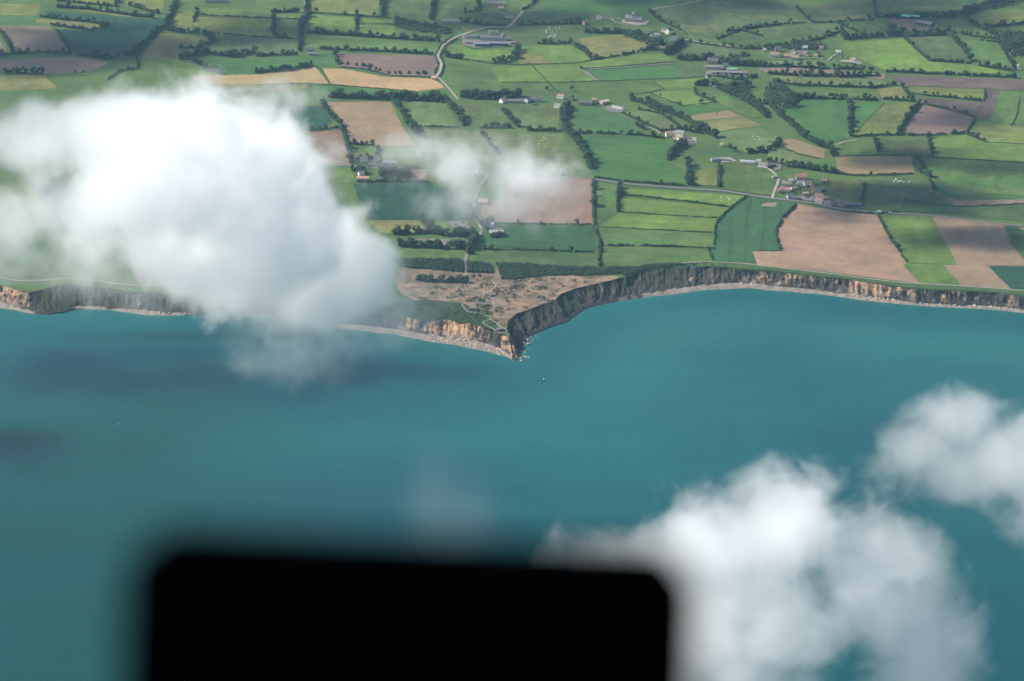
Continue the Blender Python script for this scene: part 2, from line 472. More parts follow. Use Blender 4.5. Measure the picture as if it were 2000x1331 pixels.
PAL = {'g': (0.050, 0.106, 0.022), 'b': (0.078, 0.145, 0.021), 'y': (0.098, 0.124, 0.025), 'd': (0.013, 0.053, 0.030), 'u': (0.050, 0.082, 0.028),
       's': (0.037, 0.102, 0.021), 'p': (0.078, 0.120, 0.038), 't': (0.210, 0.148, 0.089), 'r': (0.188, 0.120, 0.074), 'k': (0.066, 0.048, 0.040), 'n': (0.142, 0.102, 0.076),
       'm': (0.025, 0.073, 0.026), 'q': (0.158, 0.112, 0.076), 'w': (0.27, 0.195, 0.088), 'a': (0.165, 0.135, 0.066), 'e': (0.031, 0.076, 0.022), 'v': (0.135, 0.130, 0.040)}
TYPE = {'d': ('crop', 'crop_field'), 'm': ('crop', 'crop_field'), 'q': ('soil', 'ploughed_field'), 's': ('meadow', 'meadow_field'), 't': ('soil', 'ploughed_field'), 'r': ('soil', 'ploughed_field'), 'k': ('soil', 'ploughed_field'), 'n': ('soil', 'ploughed_field'),
        'w': ('stubble', 'wheat_field'), 'a': ('stubble', 'stubble_field'), 'v': ('pasture', 'hay_field')}
FIELDS = '''d 92,22 200,30 285,38 327,35 322,58 265,105 245,103 212,116 150,108 110,58 195,61 217,52 197,46 85,33
v 71,38 130,41 198,49 193,60 150,56 100,48 70,43
n 0,50 95,51 137,103 28,101 8,66 0,60
n -30,78 0,78 15,103 0,108 -30,110
n -30,120 0,118 140,111 213,122 178,138 105,146 50,146 0,140 -30,140
v -30,150 85,147 112,172 15,178 -30,170
s -30,31 68,33 70,48 -30,49
y -30,7 82,9 72,31 -30,29
g -30,-20 90,-20 85,7 -30,5
y 118,-15 228,-15 222,12 150,10 118,4
v 107,8 175,15 280,26 282,34 240,32 120,16
y 240,-15 325,-15 318,22 300,20 245,11
y 343,20 382,23 372,60 333,55
g 392,14 500,20 590,26 592,38 500,35 392,30
y 382,33 500,36 590,40 583,74 500,73 425,68 378,50
v 313,64 400,73 412,84 350,120 275,112 290,90
u 427,72 500,76 580,78 580,105 500,108 475,115 440,95
b 278,114 380,124 415,147 330,143 278,134
s 403,124 500,115 652,104 653,131 612,130 500,145 440,147
w 370,148 500,146 615,131 643,164 500,166 390,164
w 630,134 670,135 750,150 842,153 862,165 867,172 812,179 645,164
v 410,166 600,163 602,172 560,180 500,178 420,180
s 604,164 812,180 870,176 880,190 640,178 610,175
n 658,104 850,110 857,125 850,148 760,147 712,135 660,130
g 598,73 862,85 850,106 665,101 640,95 600,92
u 500,75 578,82 580,102 512,112 500,110
y 605,-15 740,-15 738,30 607,23
u 756,-15 842,-10 838,38 762,33
e 852,-10 930,-10 895,40 850,38
e 905,27 980,26 998,40 990,52 893,42
b 607,30 693,35 692,65 605,55
b 702,36 768,41 772,70 700,65
g 500,-15 590,-15 585,20 500,17
u 530,38 595,40 583,74 540,75
g 930,-12 985,-12 980,20 935,22
v 901,52 950,52 940,58 912,64 903,60
b 873,87 903,88 920,98 985,98 1000,105 998,118 968,120 880,115
g 871,122 900,125 960,133 976,162 1020,183 1025,190 890,187 863,152
b 960,134 1040,128 1071,162 976,162
b 1010,95 1045,88 1120,90 1155,117 1080,125 1015,127
v 1017,106 1050,107 1078,124 1018,126
u 940,55 1000,53 1120,50 1140,66 1115,80 1050,86 1010,85 940,68
v 1130,75 1215,69 1275,88 1240,102 1162,116 1140,95
b 1042,129 1150,121 1240,106 1295,106 1322,119 1140,135 1172,160 1073,162
s 1152,138 1313,127 1327,152 1177,160
u 1315,127 1352,124 1380,147 1330,152
g 1000,164 1270,160 1295,177 1225,187 1120,182 1000,187
b 1277,160 1375,153 1378,165 1355,173 1297,174
b 1272,182 1353,175 1358,187 1395,203 1338,208 1300,197
s 1308,218 1335,209 1397,203 1417,213 1325,228
a 1330,229 1425,216 1446,229 1358,237
v 1362,239 1448,230 1492,245 1390,258
s 1120,208 1170,212 1240,240 1250,260 1120,257
p 1000,203 1095,205 1090,255 1030,255 1005,245
p 1215,218 1270,217 1330,252 1300,258 1245,235
p 955,259 1100,262 1125,290 1140,335 1085,342 950,320
p 812,252 940,258 965,300 960,315 830,300
s 1128,265 1250,266 1322,290 1303,320 1335,335 1338,358 1165,348 1150,320 1145,300
p 795,200 872,202 893,248 810,247
p 888,203 975,208 1000,245 910,248
t 632,200 762,200 790,255 812,285 735,287 685,278 660,225
r 560,262 605,258 665,255 686,322 600,325
d 540,205 630,208 650,240 605,257 540,240
g 687,288 735,290 738,310 690,312
p 738,288 820,290 825,322 750,320
b 650,327 688,329 692,350 660,345
d 690,360 845,358 880,370 935,405 925,430 715,430
v 717,431 818,432 832,455 745,456
b 850,437 872,434 882,455 860,457
g 760,489 908,490 897,507 767,505
e 938,490 1165,495 1168,523 1080,521 925,515
m 955,440 1160,443 1165,490 1000,487 940,480
q 945,400 985,385 1000,345 1100,347 1155,352 1157,438 1050,436 960,435 938,420
g 1165,355 1208,362 1206,415 1165,443
b 1212,366 1457,384 1425,404 1212,381
b 1212,386 1425,406 1402,426 1207,414
b 1170,443 1207,417 1400,428 1395,455
g 1168,447 1393,456 1394,484 1175,480
g 1176,483 1380,487 1392,511 1240,522 1178,525
m 1400,430 1425,410 1462,385 1500,390 1555,400 1527,430 1518,470 1525,490 1480,488 1475,513 1395,511 1395,485
t 1485,403 1495,397 1518,396 1512,405
t 1557,399 1650,416 1712,420 1725,443 1750,480 1770,514 1795,554 1600,530 1480,518 1470,492 1525,492 1516,455 1522,430
b 1717,420 1818,422 1845,470 1870,517 1770,515 1740,460
b 1762,516 1842,519 1880,559 1797,554
t 1820,423 1960,440 1975,480 2000,508 2000,520 1927,520 1975,565 1880,559 1842,519 1870,517
e 1963,443 1987,445 2050,470 2050,520 1985,480
t 1988,445 2060,449 2060,480
d 1930,520 2080,525 2080,575 1975,566
n 1478,134 1560,133 1640,138 1730,146 1728,156 1660,150 1600,144 1500,145
k 1733,148 1870,152 2060,159 2060,180 1870,172 1765,168
p 1505,148 1720,156 1742,164 1710,173 1530,163
g 1533,169 1710,175 1720,193 1660,194 1553,186
v 1712,175 1760,170 1772,193 1724,195
y 1770,170 1922,175 1922,198 1850,190 1787,182
k 1792,190 1918,202 1905,228 1860,222 1805,203
n 1805,206 1902,230 1885,260 1765,264 1780,235
k 1927,176 1948,177 1950,197 1930,236 1910,232
g 1953,178 2060,182 2060,215 1975,247 1933,238
y 1908,238 2050,256 2050,282 1925,278 1890,262
s 1550,196 1655,196 1660,272 1610,282 1560,245 1525,218
s 1667,198 1727,202 1685,243 1670,265
y 1728,203 1787,202 1752,263 1673,265 1690,243
a 1520,275 1550,272 1612,293 1610,310 1553,302
g 1637,283 1710,277 1715,302 1640,305
u 1712,272 1810,270 1822,305 1720,303
a 1632,307 1780,306 1787,340 1660,342 1635,330
b 1820,272 1885,264 1925,280 2050,285 2050,320 1825,307
g 1802,310 1900,318 2050,323 2050,388 1890,375 1822,345
y 1618,347 1675,352 1688,375 1675,396 1622,395
u 1675,350 1755,345 1812,352 1815,372 1690,360
u 1690,363 1812,374 1870,402 1765,392 1680,408
e 1765,395 1870,405 2050,402 2050,440 1870,420 1760,413
n 1845,387 1930,392 2050,390 2050,398 1930,403 1870,404
e 1825,350 1890,377 2050,390 1870,393 1830,375
u 1265,22 1370,-12 1520,-12 1583,46 1500,52 1420,62 1385,75 1330,60
s 1045,20 1080,-15 1390,-15 1270,20 1220,31 1150,31
e 1020,22 1150,33 1140,46 1010,50
g 990,-12 1050,-12 1027,19 988,17
g 1150,48 1225,44 1285,60 1270,66 1165,66
u 1320,105 1340,83 1458,98 1465,108 1380,118 1340,112
e 1400,78 1445,60 1500,75 1540,82 1500,96 1455,95
u 1480,56 1620,47 1648,60 1600,78 1545,84 1500,72
e 1637,47 1712,42 1735,62 1690,68
u 1555,17 1622,8 1690,-12 1705,37 1640,42 1585,43
u 1705,-12 1855,-12 1872,25 1712,28
e 1872,-12 1930,-12 1880,20
y 1905,42 1982,18 2060,35 2060,43 1922,53
g 1815,38 1885,38 1950,75 1850,60
g 1925,56 2060,50 2060,66 1955,72
b 1633,87 1765,77 1812,120 1900,128 1985,146 1860,142 1725,138 1665,108
u 1775,75 1847,71 1880,100 1890,122 1818,122
g 1860,72 1948,82 1982,137 1910,128 1890,100
p 1500,120 1610,122 1612,133 1500,128
g 1362,175 1400,178 1490,225 1475,233 1420,212
g 1390,152 1480,148 1462,160 1395,165
g 1452,185 1505,173 1543,197 1490,205
p 1395,262 1485,250 1530,275 1500,297 1460,300 1412,283
g 1412,318 1425,315 1500,335 1517,350 1505,383 1408,370
y 1362,335 1400,330 1400,365 1355,362
g 1305,318 1340,300 1360,310 1350,330 1340,335
p 1500,285 1530,295 1610,315 1560,328 1500,318
s 1562,322 1600,314 1622,320 1620,340 1590,333
g 1530,340 1560,343 1618,347 1618,362 1590,360 1540,352
n -80,485 -20,480 60,500 60,540 -80,538
e -80,400 60,400 130,440 100,535 60,545 -80,540
n 264,541 350,540 345,557 270,556
g 120,470 380,470 380,530 240,530 130,500
r 300,250 500,240 560,330 330,340
p 100,260 280,250 310,340 120,350
d 60,360 300,352 340,460 120,450
s 400,350 640,345 700,450 420,450
b 380,470 640,460 740,500 760,560 400,560'''
def long_dir(vs):
    best, a = 0, 0.0
    for i in range(len(vs)):
        d = vs[(i + 1) % len(vs)] - vs[i]
        if d.length > best: best, a = d.length, math.atan2(d.y, d.x)
    return a
rf = random.Random(3)
def wiggle(vs, amp=1.6, step=22.0):
    out = []
    for i in range(len(vs)):
        a, b = vs[i], vs[(i + 1) % len(vs)]
        n = max(1, int((b - a).length / step))
        for k in range(n):
            p = a.lerp(b, k / n)
            out.append(Vector((p.x + amp * nz(p.x / 30, p.y / 30, 1), p.y + amp * 1.5 * nz(p.x / 30, p.y / 30, 5), p.z)))
    return out
for i, line in enumerate(FIELDS.split('\n')):
    k, data = line.split(' ', 1)
    vs = [un(*p) for p in pts(data)]
    mat, nm = TYPE.get(k, ('pasture', 'pasture_field'))
    c = PAL[k]
    j = rf.uniform(.88, 1.12)
    col = tuple(max(0.0, x * j * rf.uniform(.95, 1.05)) for x in c)
    o = sheet(nm, wiggle(vs), M[mat], 0.02 + 0.006 * i, long_dir(vs), col)
    tag(o, kind='structure')
ZF = 0.02 + 0.006 * 160

# headland heath and rough grass
HEATH = '785,526 840,527 907,534 965,536 965,525 980,525 980,547 1072,541 1200,540 1213,543.5 1174,554.5 1124,565 1094,574.5 1084,588 1059,596 1035,605.5 1010,613 994,627 989,640 985,650 965,630 962,612 930,604 912,598 895,594 825,594 780,575 770,540'
tag(sheet('heath_ground', wiggle([un(*p) for p in pts(HEATH)], 2.5, 8.0), M['heath'], ZF + .01), kind='structure')
PALG = plain('rough_grass', (0.028, 0.052, 0.018), var=0.3, scale=0.25)
tag(sheet('rough_grass_ground', wiggle([un(*p) for p in pts('700,596 760,590 830,586 905,593 930,608 955,620 966,634 982,651 974,649 954,642.5 930,634.5 900,629.5 878,623.5 850,625.5 810,622.5 770,617 700,610')], 2.2, 8.0), PALG, ZF + .03), kind='structure')
GREEN_LIP = plain('cliff_top_grass', (0.042, 0.078, 0.022), var=0.25, scale=0.2)
tag(sheet('cliff_top_verge', [un(*p) for p in pts('1390,514 1450,517 1500,522.5 1625,536.5 1740,551.5 1795,555.5 1880,560.5 2000,569.5 2000,579 1950,572.5 1900,569.5 1825,567.5 1775,563.5 1725,556.5 1640,544.5 1555,535.5 1500,529.5 1437,525.5 1390,521')], GREEN_LIP, ZF + .02), kind='structure')

# ------------------------------------------------------------------ roads, lanes, paths: ribbons with a soft wander
ribn = [0]
def ribbon(name, data, width, mat, closed=False):
    p = [un(*q) for q in pts(data)]
    if closed: p.append(p[0])
    # resample with Catmull-Rom
    q = []
    for i in range(len(p) - 1):
        p0, p1, p2, p3 = p[max(0, i - 1)], p[i], p[i + 1], p[min(len(p) - 1, i + 2)]
        n = max(2, int((p2 - p1).length / 6))
        for k in range(n):
            t = k / n
            q.append(.5 * ((2 * p1) + (p2 - p0) * t + (2 * p0 - 5 * p1 + 4 * p2 - p3) * t * t + (3 * p1 - p0 - 3 * p2 + p3) * t ** 3))
    q.append(p[-1])
    vs, fs = [], []
    for i, c in enumerate(q):
        d = (q[min(len(q) - 1, i + 1)] - q[max(0, i - 1)])
        n = Vector((-d.y, d.x, 0)).normalized()
        w = width * .5 * (1 + .16 * nz(c.x / 9, c.y / 9, 3))
        vs += [c + n * w, c - n * w]
    fs = [(2 * i, 2 * i + 1, 2 * i + 3, 2 * i + 2) for i in range(len(q) - 1)]
    ribn[0] += 1
    o = mk(name, vs, fs, mat, loc=(0, 0, ZF + .05 + .006 * ribn[0]))
    me = o.data
    if me.polygons[0].normal.z < 0: me.flip_normals()
    tag(o, kind='structure')
    return o
ribbon('road', '655,324 740,329 840,334 960,341 1107,346.5 1162,351 1225,360 1337,369 1410,374 1462,381.5 1500,387.5 1582,397 1650,411 1712,416.5 1817,422 1957,438.5 2050,447', 6.5, M['road'])
ribbon('lane', '1022,21 1010,36 992,53 956,54 925,62 892,73 867,88 855,110 862,125 860,138 852,150', 6.0, M['lane'])
ribbon('lane', '852,150 865,161 887,186 895,196', 4.0, M['lane'])
ribbon('lane', '1022,21 1080,25 1150,33 1195,38 1215,39', 4.0, M['road'])
ribbon('lane', '1262,22 1290,16 1330,10 1400,-5', 5.0, M['lane'])
ribbon('lane', '590,-10 596,5 594,22', 4.5, M['lane'])
ribbon('lane', '1508,388 1513,372 1520,352 1510,338 1500,330', 5.0, M['lane'])
ribbon('lane', '955,341 935,370 925,405 930,425 937,440 940,455 930,470 915,492 909,512 909,535', 5.5, M['road'])
ribbon('lane', '920,400 925,418 934,435 939,447', 3.0, M['path'])
ribbon('coast_path', '1230,524 1275,520 1337,514.5 1390,513 1450,516 1500,521.8 1625,536 1740,551 1795,555 1880,560 2000,569 2100,577', 3.4, M['path'])
ribbon('coast_path', '-60,541 0,544 37,550 75,550 112,546 155,546 200,551 237,557 287,560 337,559 370,552 420,548', 4.2, M['path'])
ribbon('path', '909,535 911,547 925,560 950,574 965,583 962,590', 2.6, M['path'])
ribbon('path', '950,574 962,567 969,557 960,550', 2.4, M['path'])
ribbon('path', '965,584 950,589 940,592 925,593 903,595 906,602 912,609 922,612 932,612 955,620 958,625 942,631 965,645 975,652', 1.9, M['path'])
ribbon('path', '961,590 966,602 958,607', 1.9, M['path'])
ribbon('path', '957,624 972,635 987,645 989,650 975,652', 2.2, M['path'])
ribbon('path', '968,588 987,598 1017,604 992,608', 1.6, M['path'])
ribbon('lane', '1135,137 1230,131 1320,124', 5.0, M['road'])
ribbon('lane', '1138,139 1155,150 1170,161', 5.5, M['road'])
ribbon('lane', '1375,165 1380,152 1382,142', 4.0, M['lane'])
ribbon('lane', '1617,120 1625,112 1634,107', 4.0, M['lane'])
ribbon('lane', '1634,284 1650,278 1675,275', 4.0, M['lane'])
ribbon('lane', '1290,262 1280,254 1268,250', 3.5, M['lane'])
ribbon('lane', '1815,372 1840,384 1872,405', 4.5, M['heath'])
ribbon('lane', '1335,78 1370,84 1430,92', 5.0, M['lane'])
ribbon('lane', '1195,38 1200,43 1225,50 1250,50 1268,42', 3.0, M['lane'])

ribbon('drive', '1524,353 1540,358 1556,366 1566,364', 2.6, M['lane'])
ribbon('drive', '1566,372 1570,382 1575,393', 2.6, M['lane'])
ribbon('drive', '1584,384 1594,391 1604,398', 2.6, M['lane'])
ribbon('drive', '1500,114 1540,117 1575,114 1610,116', 2.6, M['lane'])
# yards and car parks
for nm, d, mk_ in (('gravel_yard', '875,434 912,433 925,455 890,458', 'concrete'), ('asphalt_yard', '775,470 815,468 914,470 918,479 830,483 775,479', 'road'), ('earth_yard', '1732,38 1775,37 1810,48 1832,53 1852,66 1800,66 1765,59 1740,48', 'heath'),
                   ('farm_yard', '903,70 985,71 1003,84 990,92 925,95 903,88', 'concrete'), ('farm_yard', '1178,212 1200,206 1226,214 1210,222 1190,219', 'concrete'), ('concrete_yard', '1511,317 1527,317 1526,332 1514,334 1508,326', 'concrete'),
                   ('earth_plot', '800,335 832,334 834,352 803,353', 'heath'), ('farm_yard', '1380,138 1460,140 1460,150 1400,148 1380,146', 'concrete'), ('church_yard', '1215,40 1256,42 1270,42 1262,50 1238,50 1216,45', 'lane'),
                   ('farm_yard', '1310,268 1360,270 1362,282 1330,282', 'lane'), ('yard', '1525,386 1600,396 1640,405 1690,408 1680,398 1620,392 1560,384', 'road'), ('concrete_yard', '955,446 985,448 984,462 960,463', 'concrete'), ('paved_ground', '1545,100 1580,100 1580,108 1540,110', 'road'),
                   ('farm_yard', '1395,309 1425,309 1440,316 1410,319', 'lane'), ('paved_ground', '957,580 972,580 968,586 958,587', 'concrete')):
    ribn[0] += 1
    tag(sheet(nm, wiggle([un(*p) for p in pts(d)], 1.2, 9.0), M[mk_], ZF + .05 + .006 * ribn[0]), kind='structure')
# white ring laid out on the grass
rc = un(922, 336)
rv, rfc = [], []
for i in range(48):
    a = 2 * math.pi * i / 48
    w1, w2 = 7.4 + 1.4 * math.cos(a * 8), 9.8 + 1.4 * math.cos(a * 8)
    rv += [(w1 * math.cos(a), w1 * 1.1 * math.sin(a), 0), (w2 * math.cos(a), w2 * 1.1 * math.sin(a), 0)]
rfc = [(2 * i, 2 * i + 1, (2 * i + 3) % 96, (2 * i + 2) % 96) for i in range(48)]
o = mk('white_gravel_ring', rv, rfc, plain('white_gravel', (0.5, 0.5, 0.48)), loc=rc + Vector((0, 0, ZF + .3)))
if o.data.polygons[0].normal.z < 0: o.data.flip_normals()
tag(o, 'white scalloped gravel ring laid out on misty grass', 'ring', kind='thing')

# ================================================================== green things
bm = bmesh.new(); bmesh.ops.create_icosphere(bm, subdivisions=1, radius=1.0)
ICO_V = np.array([v.co[:] for v in bm.verts]); ICO_F = np.array([[v.index for v in f_.verts] for f_ in bm.faces]); bm.free()
bm = bmesh.new(); bmesh.ops.create_icosphere(bm, subdivisions=2, radius=1.0)
ICO2_V = np.array([v.co[:] for v in bm.verts]); ICO2_F = np.array([[v.index for v in f_.verts] for f_ in bm.faces]); bm.free()
rng = np.random.default_rng(11)
def clumps(centres, radii, jit=0.34, flat=1.0):
    """many uneven little leaf clumps as one list of vertices and faces"""
    n = len(centres)
    V = ICO_V[None] * (1 + jit * rng.uniform(-1, 1, (n, len(ICO_V), 1)))
    a = rng.uniform(0, 6.28, n); ca, sa = np.cos(a)[:, None], np.sin(a)[:, None]
    X = V[..., 0] * ca - V[..., 1] * sa; Y = V[..., 0] * sa + V[..., 1] * ca
    V = np.stack([X, Y, V[..., 2] * flat], 2) * np.asarray(radii)[:, None, None] + np.asarray(centres)[:, None, :]
    F = ICO_F[None] + (np.arange(n) * len(ICO_V))[:, None, None]
    return V.reshape(-1, 3), F.reshape(-1, 3)
def np_mesh(name, V, F, mat):
    me = bpy.data.meshes.new(name)
    me.vertices.add(len(V)); me.vertices.foreach_set('co', np.ascontiguousarray(V, dtype=np.float32).ravel())
    me.loops.add(F.size); me.loops.foreach_set('vertex_index', np.ascontiguousarray(F, dtype=np.int32).ravel())
    me.polygons.add(len(F)); me.polygons.foreach_set('loop_start', np.arange(0, F.size, F.shape[1], dtype=np.int32))
    me.update(calc_edges=True)
    me.materials.append(mat)
    return me

# ---- tree kinds, all 10 m tall: trunk with limbs, crown of clumps with gaps
def tree_kind(k):
    r = random.Random(50 + k)
    tall = k % 3 == 2
    ch, cr = (6.8, 2.5) if tall else (6.6, 3.9)
    base = 2.6 if not tall else 2.4
    V, F = [], []
    def limb(a, b, r0, r1):
        a, b = Vector(a), Vector(b); d = (b - a).normalized()
        x = d.orthogonal().normalized(); y = d.cross(x); i0 = len(V)
        for p, rr in ((a, r0), (b, r1)):
            for q in range(6):
                t = q * math.pi / 3; V.append(tuple(p + x * rr * math.cos(t) + y * rr * math.sin(t)))
        F.extend((i0 + q, i0 + (q + 1) % 6, i0 + 6 + (q + 1) % 6, i0 + 6 + q) for q in range(6))
    limb((0, 0, -.3), (.1, .05, 3.2), .36, .24); limb((.1, .05, 3.2), (.2, 0, 6.6), .24, .1)
    cen, rad = [], []
    lobes = []
    for q in range(6 if not tall else 5):
        t = q * 2.4 + r.uniform(-.4, .4); rr = cr * r.uniform(.42, .62); hh = base + ch * r.uniform(.22, .72)
        lobes.append((rr * math.cos(t), rr * math.sin(t), hh, cr * r.uniform(.42, .6)))
        limb((.1, .05, 2.6 + q * .35), (rr * .9 * math.cos(t), rr * .9 * math.sin(t), hh), .15, .05)
    lobes.append((0, 0, base + ch * .74, cr * .6))
    for lx, ly, lz, lr in lobes:
        for q in range(13):
            d = Vector((r.gauss(0, 1), r.gauss(0, 1), r.gauss(0, 1))).normalized() * lr * r.uniform(.55, 1.0)
            cen.append((lx + d.x, ly + d.y, max(1.5, lz + d.z * .95))); rad.append(r.uniform(.45, .95) * (1.0 if not tall else .85))
    cv_, cf_ = clumps(cen, rad, .38, .85)
    tm = bpy.data.meshes.new('trunk'); tm.from_pydata(V, [], F); tm.materials.append(M['bark'])
    return tm, np_mesh('crown', cv_, cf_, M['leaf'])
KINDS_T = [tree_kind(k) for k in range(9)]

LANDMARKS = [(1240, 37, 'the stone church'), (950, 84, 'the long grey barns'), (973, 10, 'the stone manor'), (1785, 42, 'the green-roofed barn'), (1545, 107, 'the ridge hamlet'), (1410, 138, 'the stone barn farm'),
             (857, 120, 'the bending pale lane'), (1575, 370, 'the orange-roofed coastal hamlet'), (1330, 268, 'the cream farmhouse'), (1120, 198, 'the white lane cottages'), (895, 446, 'the gravel car park'),
             (718, 316, 'the roadside houses by the cloud'), (922, 336, 'the white ring'), (925, 605, 'the ruined headland bunker'), (1620, 470, 'the big tan coastal field'), (1460, 445, 'the striped dark crop'), (1060, 395, 'the misted brown field'),
             (640, 150, 'the two wheat strips'), (760, 122, 'the pinkish ploughed field'), (715, 240, 'the tan field by the cloud'), (62, 76, 'the reddish corner field'), (215, 85, 'the dark teal crop'), (1890, 163, 'the long dark brown strip'), (1835, 235, 'the brown wedge field'),
             (1455, 317, 'the pale greenhouse'), (1565, 290, 'the curved straw-coloured strip'), (1705, 322, 'the straw-coloured field in cloud shade'), (1310, 68, 'the tall cream house'), (870, 45, 'the long stone row house'), (1980, 105, 'the dark corner wood'),
             (1300, 440, 'the bright green coastal strips'), (1780, 470, 'the green strip between tan fields'), (1080, 65, 'the white cattle herd'), (420, 5, 'the grey barn at the top edge'), (1235, 310, 'the large emerald field'), (785, 395, 'the striped teal field')]
ORD = ['nearest', 'second nearest', 'third nearest', 'fourth nearest', 'fifth nearest', 'sixth nearest', 'seventh nearest', 'eighth nearest', 'ninth nearest', 'tenth nearest']
NTH = ['first', 'second', 'third', 'fourth', 'fifth', 'sixth', 'seventh', 'eighth', 'ninth', 'tenth', 'eleventh', 'twelfth', 'thirteenth', 'fourteenth', 'fifteenth', 'sixteenth', 'seventeenth', 'eighteenth', 'nineteenth', 'twentieth', 'twenty-first', 'twenty-second', 'twenty-third', 'twenty-fourth', 'twenty-fifth', 'twenty-sixth', 'twenty-seventh', 'twenty-eighth', 'twenty-ninth', 'thirtieth', 'thirty-first', 'thirty-second', 'thirty-third', 'thirty-fourth', 'thirty-fifth', 'thirty-sixth', 'thirty-seventh', 'thirty-eighth', 'thirty-ninth', 'fortieth', 'forty-first', 'forty-second']
def where(p):
    best = min(LANDMARKS, key=lambda q: math.hypot(q[0] - p[0], (q[1] - p[1]) * 2.2))
    dx, dy = p[0] - best[0], (p[1] - best[1]) * 2.2
    if abs(dx) > abs(dy): d = 'left of' if dx < 0 else 'right of'
    else: d = 'inland of' if dy < 0 else 'seaward of'
    return best[2], d, math.hypot(dx, dy)
